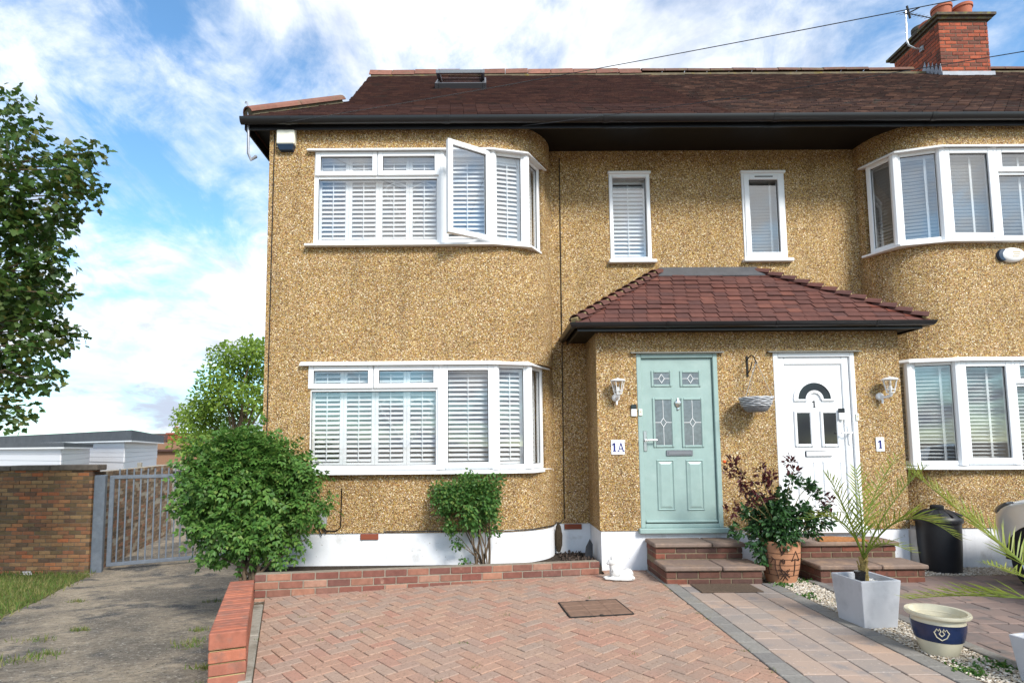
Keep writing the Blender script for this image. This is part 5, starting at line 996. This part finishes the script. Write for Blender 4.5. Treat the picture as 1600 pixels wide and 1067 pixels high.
# ---------------------------------------------------------------- parked car, only its front corner in the picture
M['carp'] = mat('silver car paint', (.60, .60, .58), .28, .5, metal=.35, coat=.6); M['tyre'] = mat('tyre', (.015, .015, .016), .8, .2); M['rim'] = mat('alloy', (.45, .46, .48), .3, .5, metal=.9); M['carglass'] = mat('car glass', (.02, .025, .03), .05, .7); M['lamp'] = mat('headlamp lens', (.10, .11, .12), .06, .6, metal=.3)
XS, YN = 5.16, -.42      # near side face and nose
car = thing('parked_car', 'pale silver car nosing up to the house at the right edge', 'car', (XS+.86, YN-2, 0)); cxm = XS+.86
st = [(0, .40, .42, .62, .62, .3), (.10, .60, .30, .70, .74, .45), (.28, .76, .22, .78, .84, .55), (.55, .835, .20, .86, .93, .62), (1.0, .86, .19, .92, 1.00, .66), (1.35, .86, .19, .95, 1.06, .66), (1.9, .86, .19, .97, 1.40, .58), (2.6, .86, .19, .99, 1.46, .58), (3.3, .86, .19, 1.0, 1.42, .56), (3.75, .83, .22, .99, 1.20, .56), (4.0, .70, .3, .9, .98, .5)]
mb = MB(); n_ = 11
for (s_, wd, zb, zbl, zt, wt) in st:
    half = [(wd*.80, zb), (wd*.985, zb+.08), (wd, .50), (wd*.985, zbl-.04), (wd*.95, zbl)]; rs = [(x, z) for x, z in half]+[(wt if zt-zbl > .15 else wd*.80, zt-.03 if zt-zbl > .15 else (zbl+zt)/2+.02), (0, zt)]
    full = [(-x, z) for x, z in rs]+[(x, z) for x, z in rs[-2::-1]]
    mb.v += [(cxm+x, YN-s_, z) for x, z in full]
m_ = 13
for i in range(len(st)-1):
    for j in range(m_-1): mb.f.append((i*m_+j, i*m_+j+1, (i+1)*m_+j+1, (i+1)*m_+j))
    mb.f.append((i*m_+m_-1, i*m_, (i+1)*m_, (i+1)*m_+m_-1))
mb.f += [tuple(range(m_)), tuple((len(st)-1)*m_+j for j in range(m_))]
cbod = obj('body', mb, 'carp', car, smooth=45); sb_ = cbod.modifiers.new('s', 'SUBSURF'); sb_.levels = 2; sb_.render_levels = 2
for sx in (-1, 1):
    for s_ in (.86, 3.22):
        xo = cxm+sx*.78; wy = YN-s_
        ti = obj('wheel', MB().lathe([(.20, -.09), (.29, -.10), (.312, -.07), (.315, 0), (.312, .07), (.29, .10), (.20, .09)], (xo, wy, .315), 32, False, False, 'X'), 'tyre', car, smooth=50)
        rim_ = MB().lathe([(.0, sx*.07), (.05, sx*.075), (.06, sx*.06), (.17, sx*.06), (.2, sx*.088), (.205, sx*.07), (.205, -sx*.08)], (xo, wy, .315), 24, False, False, 'X'); obj('rim', rim_, 'rim', ti, smooth=40)
        ar_ = arch(0, 0, .365, .0, -.003, .003); ar_.v = [(cxm+sx*(.862+y), wy+x, .315+z*1.02-.02) for x, y, z in ar_.v]; obj('arch_liner', ar_, 'tyre', car)
    hl_ = MB(); ell(hl_, (0, 0, 0), (.035, .20, .065), 14); rot_ = Matrix.Rotation(sx*.22, 3, 'Z') @ Matrix.Rotation(-.25, 3, 'X'); hl_.v = [tuple(rot_ @ Vector(v)+Vector((cxm+sx*.725, YN-.40, .775))) for v in hl_.v]; obj('headlight', hl_, 'lamp', car, smooth=60)
obj('windscreen', MB().add([(cxm-.62, YN-1.32, 1.075), (cxm+.62, YN-1.32, 1.075), (cxm+.5, YN-1.86, 1.40), (cxm-.5, YN-1.86, 1.40)], [(0, 1, 2, 3)]), 'carglass', car)
# ---------------------------------------------------------------- left: wall, gate, garages, far roof
M['coping'] = mat('dark coping', (.15, .125, .105), .9, .15, var=(12, .3), bump=(40, .6, .01))
wr_ = G(137, 895); wy, wx = wr_.y, wr_.x; wz = -.95
bw_ = thing('garden_wall', 'mottled old brick garden wall with stone coping at left', 'wall', (wx-1.5, wy, wz))
brickwork(bw_, wx-2.2, wy+.11, wz, 0, 2.2, 27, .215, 'oldbrick', 'dmortar', jit=.006, proud=.008)
brickwork(bw_, wx-6.2, wy+.11, wz, 0, 3.99, 27, .215, 'oldbricks', 'dmortar', joined=True, proud=.008)
x = wx-6.2; ztop = P(70, 727, wy).z
while x < wx+.05: l_ = random.uniform(.6, 1.0); obj('coping_stone', MB().cbox(x, min(x+l_, wx+.12)-.01, wy-.04, wy+.26, ztop-.10+random.uniform(-.006, .006), ztop+random.uniform(-.008, .008), .015), 'coping', bw_); x += l_
a0, a1 = Vector((wx+.02, wy+.35, 0)), G(266, 833); a1.z = 0
aw = thing('alley_wall', 'long brick wall receding down the alley behind the gate', 'wall', (a0.x, a0.y+2, wz)); av = (a1-a0).normalized()
brickwork(aw, a0.x-.11, a0.y, wz, math.atan2(av.y, av.x), (a1-a0).length, 26, .215, 'oldbricks', 'mortar', joined=True, jit=.008)
M['galv'] = mat('galvanised steel', (.145, .17, .21), .5, .5, metal=.35, var=(12, .18), mottle=(5, (.19, .215, .25), .5, .7))
q0, q1 = G(151, 893), G(300, 880); gdir = (Vector((q1.x, q1.y, 0))-Vector((q0.x, q0.y, 0))).normalized(); g0_ = Vector((q0.x, q0.y, 0)); GL = (-2.72-q0.x)/gdir.x; g1_ = g0_+gdir*GL; gd = gdir; gn = Vector((-gd.y, gd.x, 0)); zb0 = -.93; zt_ = P(150, 746, q0.y).z; zb_ = zb0+.12
gt = thing('alley_gate', 'galvanised steel bar gate closing the alley', 'gate', ((g0_+g1_)/2)+Vector((0, 0, zb0)))
for gp_ in (g0_, g1_): obj('post', MB().obox(gp_+Vector((0, 0, (zb0+zt_)/2-.02)), gd, gn, (0, 0, 1), .19, .19, zt_-zb0+.14, .012), 'galv', gt)
mb = MB()
for z in (zb_, zt_): mb.obox((g0_+g1_)/2+gd*.03+Vector((0, 0, z)), gd, gn, (0, 0, 1), GL-.3, .07, .07, .006)
for u in (.19, GL/2, GL-.14): mb.obox(g0_+gd*u+Vector((0, 0, (zt_+zb_)/2)), gd, gn, (0, 0, 1), .08, .072, zt_-zb_+.066, .006)
obj('frame', mb, 'galv', gt); bm_ = MB().cbox(-.014, .014, -.014, .014, 0, zt_-zb_+.16, .003).mesh('bar'); bm_.materials.append(M['galv']); u = .31
while u < GL-.2: inst('bar', bm_, g0_+gd*u+Vector((0, 0, zb_)), gt, (0, 0, math.atan2(gd.y, gd.x))); u += .122
for (px, py, ptop, wd, lab) in ((211, 848, 722, .045, 'thin pale concrete post rising behind the gate'), (270, 828, 745, .07, 'pale pipe standing at the far end of the alley wall')):
    q = G(px, py); tag(obj('fence_post', MB().cbox(q.x-wd+.22, q.x+wd+.22, q.y-wd-.3, q.y+wd-.3, q.z, P(px, ptop, q.y).z, .01), 'conc'), lab, 'post')
M['clad'] = mat('white cladding', (.70, .71, .74), .5, .4); M['felt'] = mat('grey roofing felt', (.105, .115, .125), .85, .2, var=(2, .15))
def garage(C, Lf, Rt, z0, zt, fh, label, planks):
    t = thing('garage', label, 'garage', (C[0], C[1], 0), 'flat-roofed outbuildings'); C, Lf, Rt = Vector(C), Vector(Lf), Vector(Rt); Bk = Lf+Rt-C; ctr = (C+Bk)/2
    ins = lambda p, k: p+(ctr-p)*k
    obj('wall', MB().prism([(*ins(p, .06), 0) for p in (C, Rt, Bk, Lf)], (0, 0, zt-fh)), 'clad', t); obj('roof', MB().prism([(*p, zt-fh) for p in (C, Rt, Bk, Lf)], (0, 0, fh)), 'felt', t)
    obj('trim', MB().prism([(*ins(p, -.004), zt-fh-.05) for p in (C, Rt, Bk, Lf)], (0, 0, .05)), 'upvc', t)
    for A_, B_ in ((Lf, C), (C, Rt)):
        a, b = ins(A_, .058), ins(B_, .058); d_ = (b-a).normalized(); k = 0
        while .9+k*.2 < zt-fh-.08: z = .9+k*.2; obj('cladding_board', MB().obox((*((a+b)/2), z+.09), (d_.x, d_.y, 0), (-d_.y, d_.x, 0), (0, 0, 1), (b-a).length, .03, .185, .006), 'clad', t); k += 1
def xy(px, Y): q = P(px, 690, Y); return (q.x, Y)
garage(xy(205, 16), xy(-60, 30), xy(256, 27), 0, P(205, 671.5, 16).z, .42, 'large flat-roofed white building with grey felt edge beyond the wall', 5)
garage(xy(100, 10.5), xy(-60, 14), xy(146, 17), 0, P(100, 691, 10.5).z, .14, 'nearer white clad shed with dark sloping roof edge', 3)
fh_ = thing('far_house', 'distant brown tiled roof with a small red chimney', 'house', (-27, 45, 0)); fx = P(262, 700, 45).x
obj('wall', MB().box(fx-5, fx+12, 45, 52, 0, 2.0), 'oldbricks', fh_); obj('roof', MB().prism([(fx-5.3, 44.6, 1.2), (fx-5.3, 52.4, 1.2), (fx-5.3, 48.5, 2.9)], (18, 0, 0)), 'tiles2', fh_); obj('chimney', MB().box(fx-.55, fx+.65, 45.9, 46.8, 1.8, 2.75).box(fx-.7, fx+.8, 45.8, 46.9, 2.75, 2.9), 'chimbrick', fh_); obj('chimney_pot', MB().lathe([(.14, 2.9), (.12, 3.5)], (fx+.05, 46.3, 0), 10), 'terra', fh_)
tag(obj('litter', MB().prism([G(36, 899), G(50, 900), G(52, 888)+Vector((0, -.12, .10)), G(39, 887)+Vector((0, -.12, .10))], (0, .006, .008)), mat('crumpled paper', (.62, .60, .62), .8, var=(40, .3))), 'scrap of white paper lying on the grass by the wall', 'litter')
# ---------------------------------------------------------------- planting
rng = np.random.default_rng(11)
def leafmat(name, cols, rough=.5, spec=.4, tr=.35): return mat(name, (0, 0, 0), rough, spec, isl=cols, trans=tr)
M['shrub'] = leafmat('shrub leaf', [(.055, .145, .026), (.09, .205, .036), (.07, .17, .03), (.15, .28, .055), (.08, .185, .036), (.22, .31, .07)])
M['rose'] = leafmat('rose leaf', [(.05, .135, .028), (.08, .19, .04), (.06, .16, .034), (.12, .24, .055), (.19, .25, .05)])
M['maple'] = leafmat('maple leaf', [(.035, .085, .018), (.06, .125, .024), (.045, .105, .02), (.105, .165, .033), (.055, .11, .022), (.17, .16, .04)])
M['lime'] = leafmat('pale tree leaf', [(.20, .32, .045), (.26, .38, .06), (.15, .26, .04), (.33, .41, .09)], .6, .3, .45)
M['glossy'] = leafmat('glossy rose leaf', [(.018, .055, .018), (.032, .085, .025), (.05, .12, .035), (.025, .07, .02)], .28, .5, .2)
M['redleaf'] = leafmat('dark red leaf', [(.065, .014, .016), (.10, .020, .022), (.045, .012, .014), (.13, .035, .028)], .4, .4, .3)
M['palm'] = leafmat('palm leaflet', [(.24, .31, .04), (.32, .37, .055), (.19, .27, .04), (.42, .40, .09)], .45, .4, .35)
M['bark'] = mat('bark', (.13, .095, .065), .95, .1, var=(20, .35), bump=(40, .8, .01)); M['twig'] = mat('green twig', (.17, .15, .06), .8, .2, var=(20, .3))
M['grass'] = leafmat('grass blade', [(.065, .13, .022), (.10, .17, .03), (.17, .20, .05), (.25, .22, .09), (.085, .15, .025)], .6, .3, .3)
def oval(w_=.24, fold=.10): return [(0, 0, 0), (.28, w_, fold), (.68, w_*.85, fold), (1, 0, -.06), (.68, -w_*.85, fold), (.28, -w_, fold)], [(0, 1, 2, 3), (0, 3, 4, 5)]
def pinnate(n=4):
    v, f = [], []
    for i in range(n):
        x = .22+.62*i/(n-1)
        for s_ in (-1, 1):
            o = len(v); l = .34*(1-.25*abs(i-1.2)/n); dx, dy = .62*l, s_*.78*l; px, py = -dy*.34*s_, dx*.34*s_; z = -.10*x*x
            v += [(x, 0, z), (x+dx*.45+px, dy*.45+py, z+.02), (x+dx, dy, z-.05), (x+dx*.45-px, dy*.45-py, z+.02)]; f.append((o, o+1, o+2, o+3))
    o = len(v); v += [(.86, 0, -.08), (1.0, .085, -.09), (1.22, 0, -.16), (1.0, -.085, -.09)]; f.append((o, o+1, o+2, o+3)); return v, f
def star():
    t = [(0, 0), (-.02, .26), (.16, .22), (.22, .52), (.40, .36), (.46, .50), (.62, .20), (.70, .24), (1, 0)]
    v = [(x, y, .07*abs(y)-.05*x) for x, y in t]+[(x, -y, .07*abs(y)-.05*x) for x, y in t[-2:0:-1]]; n = len(v)
    v.append((.35, 0, .0)); return v, [(i, (i+1) % n, n) for i in range(n)]
def tri(): return [(0, -.08, 0), (0, .08, 0), (.5, .05, .0), (1, 0, -.05)], [(0, 1, 2, 3)]
def leaves(name, pts, out, size, shape, m, parent=None, spread=.7, droop=.25, upn=.6, whole=False):
    pts = np.asarray(pts, float); out = np.asarray(out, float); n = len(pts); V, Fc = shape; V = np.array(V, float); k = len(V)
    un = lambda a: a/np.maximum(np.linalg.norm(a, axis=1, keepdims=True), 1e-6)
    t = un(un(out)+rng.normal(0, spread, (n, 3))-np.array([0, 0, droop])); nn = np.array([0, 0, upn])+un(out)*.6+rng.normal(0, .45, (n, 3))
    nn = un(nn-t*(nn*t).sum(1, keepdims=True)); b = np.cross(nn, t); s_ = np.asarray(size)[:, None] if np.ndim(size) else rng.uniform(.7, 1.25, (n, 1))*size
    W_ = pts[:, None, :]+(V[None, :, 0:1]*t[:, None, :]+V[None, :, 1:2]*b[:, None, :]+V[None, :, 2:3]*nn[:, None, :])*s_[:, :, None]
    W_ = W_.reshape(-1, 3); fs = [tuple(i*k+j for j in f) for i in range(n) for f in Fc]
    mb = MB(); mb.v = [tuple(p) for p in W_.tolist()]; mb.f = fs; return obj(name, mb, m, parent, fix=False)
def clumps(cs, radii, per, sq=(1, 1, 1), shell=.5):
    """leaf points round each clump centre and the outward direction there"""
    P_, O_ = [], []
    for c, r in zip(cs, radii):
        n = max(3, int(per*(r/np.mean(radii))**2)); d = rng.normal(0, 1, (n, 3)); d /= np.linalg.norm(d, axis=1, keepdims=True); q = rng.uniform(0, 1, (n, 1))**shell
        P_.append(np.array(c)+d*q*r*np.array(sq)); O_.append(d)
    return np.concatenate(P_), np.concatenate(O_)
def ellipsoid_shell(n, c, r, lo=.55, hi=1.0, zmin=-1, front=False):
    d = rng.normal(0, 1, (n*4, 3)); d /= np.linalg.norm(d, axis=1, keepdims=True); d = d[d[:, 2] > zmin]
    if front: d = d[d[:, 1] < .5]
    d = d[:n]; return np.array(c)+d*np.array(r)*rng.uniform(lo, hi, (len(d), 1)), d
def limb(mb, a, b, r0, r1, n=6, wob=.06):
    a, b = Vector(a), Vector(b); L_ = (b-a).length; pts = [a+(b-a)*t+Vector(rng.normal(0, wob*L_*.35, 3))*(math.sin(math.pi*t))+Vector((0, 0, .08*L_*math.sin(math.pi*t))) for t in np.linspace(0, 1, n)]
    mb.tube(pts, [r0+(r1-r0)*t for t in np.linspace(0, 1, n)], 6)
# large shrub at the corner of the house
sh = thing('large_shrub', 'large leafy green shrub covering the left corner of the house', 'shrub', (-2.62, -.55, .09)); scn = np.array((-2.62, -.52, .96))
cs, d_ = ellipsoid_shell(130, scn, (.58, .40, .60), .35, .95, -.85); keep = ~((cs[:, 2] < .55) & (abs(cs[:, 0]-scn[0]) > .45)); cs = cs[keep]
extra = np.array([P(x, y, -.6) for x, y in ((318, 745), (303, 768), (308, 795), (322, 830), (345, 715), (360, 700), (390, 705), (430, 718), (455, 735), (468, 768), (470, 800), (460, 838), (435, 855), (400, 860), (350, 855), (330, 858), (415, 725), (350, 690), (325, 708), (440, 712), (462, 725), (300, 742), (375, 690), (400, 690), (478, 750), (486, 785))]); cs = np.concatenate([cs, extra])
p, o = clumps(cs, rng.uniform(.12, .22, len(cs)), 36, (1, .85, .85)); o = o*.6+(p-scn)/np.array((.8, .5, .8)); leaves('foliage', p, o, .155, pinnate(3), 'shrub', sh, .45, .5, .7)
mb = MB()
for i in range(9): b0 = (-2.55+rng.uniform(-.14, .2), -.55+rng.uniform(-.1, .1), .08); e = cs[rng.integers(len(cs))]; limb(mb, b0, e, .018, .005)
for x, y in ((455, 862), (478, 842), (420, 870), (340, 868)): limb(mb, (-2.45, -.6, .08), P(x, y, -.62), .014, .004)
obj('stem', mb, 'bark', sh)
# rose bush under the window
rb_ = thing('rose_bush', 'rounded rose bush with bare lower stems under the downstairs window', 'shrub', (-.06, -.16, .09)); rc = np.array(P(728, 785, -.18))
cs, d_ = ellipsoid_shell(60, rc, (.40, .22, .31), .4, 1.0); low = np.array([P(x, y, -.2) for x, y in ((765, 800), (775, 780), (700, 825), (716, 850), (725, 880), (770, 830), (745, 825), (700, 790), (780, 750), (690, 760))]); 
p, o = clumps(np.concatenate([cs, low]), np.concatenate([rng.uniform(.08, .14, len(cs)), np.full(len(low), .085)]), 85); o = o*.7+(p-rc)/.35; leaves('foliage', p, o, .040, oval(.30), 'rose', rb_, .6, .2, .6)
mb = MB()
for i in range(11):
    b0 = (-.08+rng.uniform(-.08, .10), -.16+rng.uniform(-.05, .05), .08); e = rc+np.array((rng.uniform(-.3, .3), rng.uniform(-.1, .1), rng.uniform(-.15, .2))); limb(mb, b0, e, .010, .004)
for q in low[:6]: limb(mb, (-.06, -.16, .10), q, .007, .003)
obj('stem', mb, 'bark', rb_)
# plant in the terracotta pot
pp = thing('potted_rose', 'bushy glossy green plant with dark red shoots in the terracotta pot', 'plant', (tx, ty, .38)); pc = np.array(P(1222, 810, ty))
cs, d_ = ellipsoid_shell(44, pc, (.36, .26, .30), .3, 1.0); ex = np.array([P(x, y, ty-.05) for x, y in ((1270, 770), (1285, 800), (1262, 760), (1240, 750), (1205, 870), (1220, 880), (1180, 830), (1165, 800), (1235, 865), (1150, 830), (1290, 815), (1195, 850), (1210, 858), (1228, 852), (1240, 845), (1190, 870), (1180, 850))])
p, o = clumps(np.concatenate([cs, ex]), np.concatenate([rng.uniform(.06, .11, len(cs)), np.full(len(ex), .08)]), 64); o = o*.7+(p-pc)/.4; leaves('foliage', p, o, .052, oval(.30, .07), 'glossy', pp, .6, .35, .7)
rd = np.array([P(x, y, ty-.05) for x, y in ((1145, 722), (1152, 742), (1140, 735), (1165, 765), (1160, 752), (1188, 735), (1195, 755), (1180, 770), (1175, 785), (1145, 795), (1205, 745), (1233, 722), (1240, 735), (1285, 775), (1297, 785), (1200, 775))])
p, o = clumps(rd, np.full(len(rd), .06), 24); leaves('red_shoots', p, o+np.array((0, 0, .3)), .06, oval(.22, .07), 'redleaf', pp, .6, .1, .5)['kind'] = 'stuff'
mb = MB()
for q in np.concatenate([rd[::2], ex, cs[::4]]): limb(mb, (tx+rng.uniform(-.08, .08), ty+rng.uniform(-.06, .06), .36), q, .007, .003)
obj('stem', mb, 'twig', pp); fl = MB(); ell(fl, P(1132, 721, ty-.05), (.018, .018, .016), 8); obj('flower', fl, mat('orange bloom', (.75, .12, .03), .6), pp)
# palms
def palm(name, label, base, trunk_h, fronds, trunk_r=.03):
    t = thing(name, label, 'palm', base, 'potted palms'); base = Vector(base); mb = MB().tube([base, base+Vector((.005, 0, trunk_h*.5)), base+Vector((.01, 0, trunk_h))], [trunk_r*1.3, trunk_r, trunk_r*.7], 9)
    for k in range(14): a = k*2.4; z = trunk_h*k/15; mb.obox(base+Vector((math.cos(a)*trunk_r, math.sin(a)*trunk_r, z+.02)), (math.cos(a)*.3, math.sin(a)*.3, 1), (-math.sin(a), math.cos(a), 0), (math.cos(a), math.sin(a), -.3), .06, .022, .008)
    obj('trunk', mb, mat('palm trunk', (.30, .22, .08), .8, .2, var=(30, .35)), t); top = base+Vector((.01, 0, trunk_h*.9))
    for (mid, tip, n, ll) in fronds:
        mid, tip = Vector(mid), Vector(tip); c = mid*2-(top+tip)*.5; pts = [top*(1-u)**2+c*2*u*(1-u)+tip*u*u for u in np.linspace(0, 1, 26)]; rm_ = MB().tube(pts, [.007*(1-u)+.0018 for u in np.linspace(0, 1, 26)], 5)
        V = [];
        for k in range(n):
            u = .22+.78*k/(n-1); i = min(24, int(u*25)); q = pts[i].lerp(pts[i+1], u*25-i) if i < 25 else pts[25]; d = (pts[i+1]-pts[i]).normalized(); sd_ = d.cross(Vector((0, 0, 1)))
            sd_ = sd_.normalized() if sd_.length > .05 else Vector((1, 0, 0)); u2 = sd_.cross(d).normalized(); l = ll*(.55+.75*math.sin(math.pi*min(1, .25+u*.72)))*random.uniform(.8, 1.15)
            for s_ in (-1, 1):
                ax = (d*random.uniform(.75, 1.0)+sd_*s_*random.uniform(.55, .85)+u2*random.uniform(.15, .6)).normalized(); wv = ax.cross(u2).normalized()*.0050; e = q+ax*l-Vector((0, 0, l*l*.35)); m_ = q+ax*l*.5
                rm_.add([q-wv*.6, q+wv*.6, m_+wv, e, m_-wv], [(0, 1, 2, 3, 4)])
        obj('frond', rm_, 'palm', t, fix=False)
b1_ = (3.035, -1.97, .33)
palm('palm', 'young palm with spiky fronds growing in the square planter', b1_, .20, [(P(1322, 800, -2.0), P(1292, 742, -2.0), 22, .15), (P(1345, 800, -2.05), P(1338, 735, -2.0), 18, .15), (P(1385, 800, -2.1), P(1442, 732, -2.15), 26, .17), (P(1410, 812, -2.3), P(1492, 838, -2.5), 24, .17), (P(1315, 815, -2.1), P(1262, 812, -2.2), 18, .13), (P(1360, 790, -1.7), P(1400, 715, -1.5), 18, .15), (P(1375, 850, -2.3), P(1425, 862, -2.5), 14, .12)])
palm('palm', 'palm at the right edge with long fronds arching into view', (3.42, -3.22, .23), .30, [(P(1545, 835, -2.75), P(1418, 732, -2.45), 46, .19), (P(1535, 930, -2.95), P(1420, 935, -2.75), 34, .15), (P(1660, 830, -2.8), P(1720, 720, -2.4), 24, .17), (P(1640, 780, -3.0), P(1650, 640, -2.9), 22, .17), (P(1610, 905, -2.6), P(1540, 880, -2.2), 20, .13)], .035)
# maple overhanging from the left
mp = thing('maple_tree', 'dark green maple tree leaning in from the left edge', 'tree', (-8.4, 1.5, 0)); mc_ = np.array((-8.35, 1.4, 4.1))
cs, d_ = ellipsoid_shell(120, mc_, (2.35, 1.9, 2.3), .5, 1.0); cs = cs[(cs[:, 0] > -9.6)]
tips = [(28, 160), (15, 190), (35, 200), (20, 215), (150, 238), (128, 250), (105, 265), (80, 262), (58, 275), (30, 285), (115, 285), (130, 300), (95, 310), (60, 320), (30, 330), (105, 335), (75, 345), (20, 355), (45, 360), (90, 345), (15, 400), (40, 405), (65, 412), (80, 420), (90, 405), (25, 440), (55, 450), (80, 458), (10, 470), (98, 460), (35, 490), (60, 500), (15, 510), (85, 510), (100, 528), (45, 530), (20, 550), (65, 545), (30, 590), (55, 590), (80, 592), (10, 620), (30, 640), (12, 655), (5, 300), (5, 240), (100, 240)]
tp_ = np.array([P(x, y, 1.0+rng.uniform(-.4, .5)) for x, y in tips]); big_ = np.concatenate([cs, tp_]); rad = np.concatenate([rng.uniform(.32, .5, len(cs)), rng.uniform(.22, .33, len(tp_))])
keep = np.array([not ((c[0]+r*.7) > P(100, 400, c[1]).x and i < len(cs)) for i, (c, r) in enumerate(zip(big_, rad))]); big_, rad = big_[keep], rad[keep]
p, o = clumps(big_, rad, 115, (1, 1, .8)); leaves('crown', p, o*.6+np.array((0, 0, .1)), .095, star(), 'maple', mp, .7, .35, .9)
mb = MB(); mb.tube([(-8.4, 1.5, 0), (-8.38, 1.5, 1.2), (-8.45, 1.45, 2.6), (-8.4, 1.4, 4.0), (-8.35, 1.4, 5.6)], [.20, .17, .14, .09, .03], 10)
for q, r in zip(big_, rad):
    if rng.random() < .75: limb(mb, (-8.4, 1.45, max(1.7, min(5.0, q[2]-.5*rng.random()-.2))), q, .022, .005, 7, .05)
obj('trunk', mb, 'bark', mp)
# pale tree beyond the alley, behind the house corner
bt = thing('back_tree', 'light green tree rising behind the shrub at the house corner', 'tree', (-8.3, 15, 0)); 
tl_ = np.array([P(x, y, 15+rng.uniform(-1, 1)) for x, y in ((350, 560), (375, 555), (395, 548), (410, 545), (335, 590), (360, 590), (390, 580), (415, 575), (440, 560), (325, 625), (345, 620), (375, 615), (400, 605), (310, 645), (330, 655), (360, 645), (390, 640), (420, 630), (300, 655), (345, 680), (380, 675), (450, 600), (470, 580), (450, 640), (320, 690), (360, 705), (400, 700), (300, 690))])
p, o = clumps(tl_, rng.uniform(.5, .85, len(tl_)), 330, (1, 1, .8)); leaves('crown', p, o, .15, oval(.30), 'lime', bt, .7, .2, .8)
bp = P(372, 720, 15); mb = MB().tube([(bp.x, 15, 0), (bp.x, 15, 1.6), (bp.x+.1, 15, 3.0)], [.16, .13, .06], 8)
for q in tl_[::2]: limb(mb, (bp.x, 15, 1.4), q, .05, .012)
obj('trunk', mb, 'bark', bt)
# grass verge, weeds
M['turf'] = mat('turf soil', (.10, .115, .035), .95, .1, var=(6, .35), mottle=(2.2, (.20, .17, .08), .52, .66))
vl = [G(x, y) for x, y in ((-160, 1010), (-60, 985), (0, 966), (32, 950), (62, 938), (95, 920), (128, 905), (140, 897), (-160, 900))]
tag(obj('verge', MB().prism([q+Vector((0, 0, -.004)) for q in vl], (0, 0, .010)), 'turf'), kind='structure')
def blades(n, fn, h, name, label):
    pts = np.array([fn() for _ in range(n)]); o = np.tile(np.array([[0, 0, 1.0]]), (n, 1)); g = leaves(name, pts, o, h*rng.uniform(.5, 1.3, n), tri(), 'grass', None, .45, 0, .0); return tag(g, label, 'grass', kind='stuff')
vpl = [(q.x, q.y) for q in vl[:8]]
def vp_():
    while True:
        x, y = rng.uniform(-9.6, -4.0), rng.uniform(-2.0, wy); xe = np.interp(y, [q[1] for q in vpl], [q[0] for q in vpl])
        if x < xe+rng.normal(.02, .06): return (x, y, alley_z(x, y)+.004)
blades(15000, vp_, .085, 'grass', 'short green grass on the verge below the brick wall')
tuf = [(G(x, y), r) for x, y, r in ((60, 1000, .10), (40, 1030, .12), (10, 1035, .14), (75, 1022, .06), (300, 1003, .10), (290, 1010, .08), (125, 985, .05), (310, 985, .05), (335, 940, .08), (120, 940, .06), (268, 828, .3), (250, 835, .2), (318, 1045, .05))]
def wp_():
    t, r = tuf[rng.integers(len(tuf))]; x, y = t.x+rng.normal(0, r), t.y+rng.normal(0, r*.6); return (x, y, alley_z(x, y))
blades(900, wp_, .05, 'weeds', 'straggling weeds and dry grass tufts on the tarmac')
jt = [(rng.uniform(-1.9, 1.7), rng.uniform(-3.1, -.7)) for _ in range(26)]+[(1.79, rng.uniform(-3, -.7)) for _ in range(8)]
def jp_(): t = jt[rng.integers(len(jt))]; return (t[0]+rng.normal(0, .022), t[1]+rng.normal(0, .010), .020)
blades(420, jp_, .022, 'joint_weeds', 'tiny weeds sprouting from the block paving joints')
def gp_(): t = [(2.98, -.76), (3.28, -.62), (3.02, -2.95), (3.28, -2.9), (3.22, -1.5), (3.0, -1.2)][rng.integers(6)]; return (t[0]+rng.normal(0, .05), t[1]+rng.normal(0, .06), .016)
gg = leaves('gravel_weeds', np.array([gp_() for _ in range(420)]), np.tile(np.array([[0, 0, 1.0]]), (420, 1)), .03, oval(.35), 'rose', None, .9, 0, .6); tag(gg, 'small green weeds growing through the gravel strip', 'weeds', kind='stuff')
def la_(): return (rng.uniform(.85, 1.25), rng.uniform(.0, .6), .10)
ll_ = leaves('leaf_litter', np.array([la_() for _ in range(160)]), np.tile(np.array([[0, 0, .2]]), (160, 1)), .045, oval(.3), mat('dead leaf', (.07, .05, .04), .9), None, 1.0, 0, 1.0); tag(ll_, 'dark dead leaves on the soil by the porch corner', 'leaves', kind='stuff')
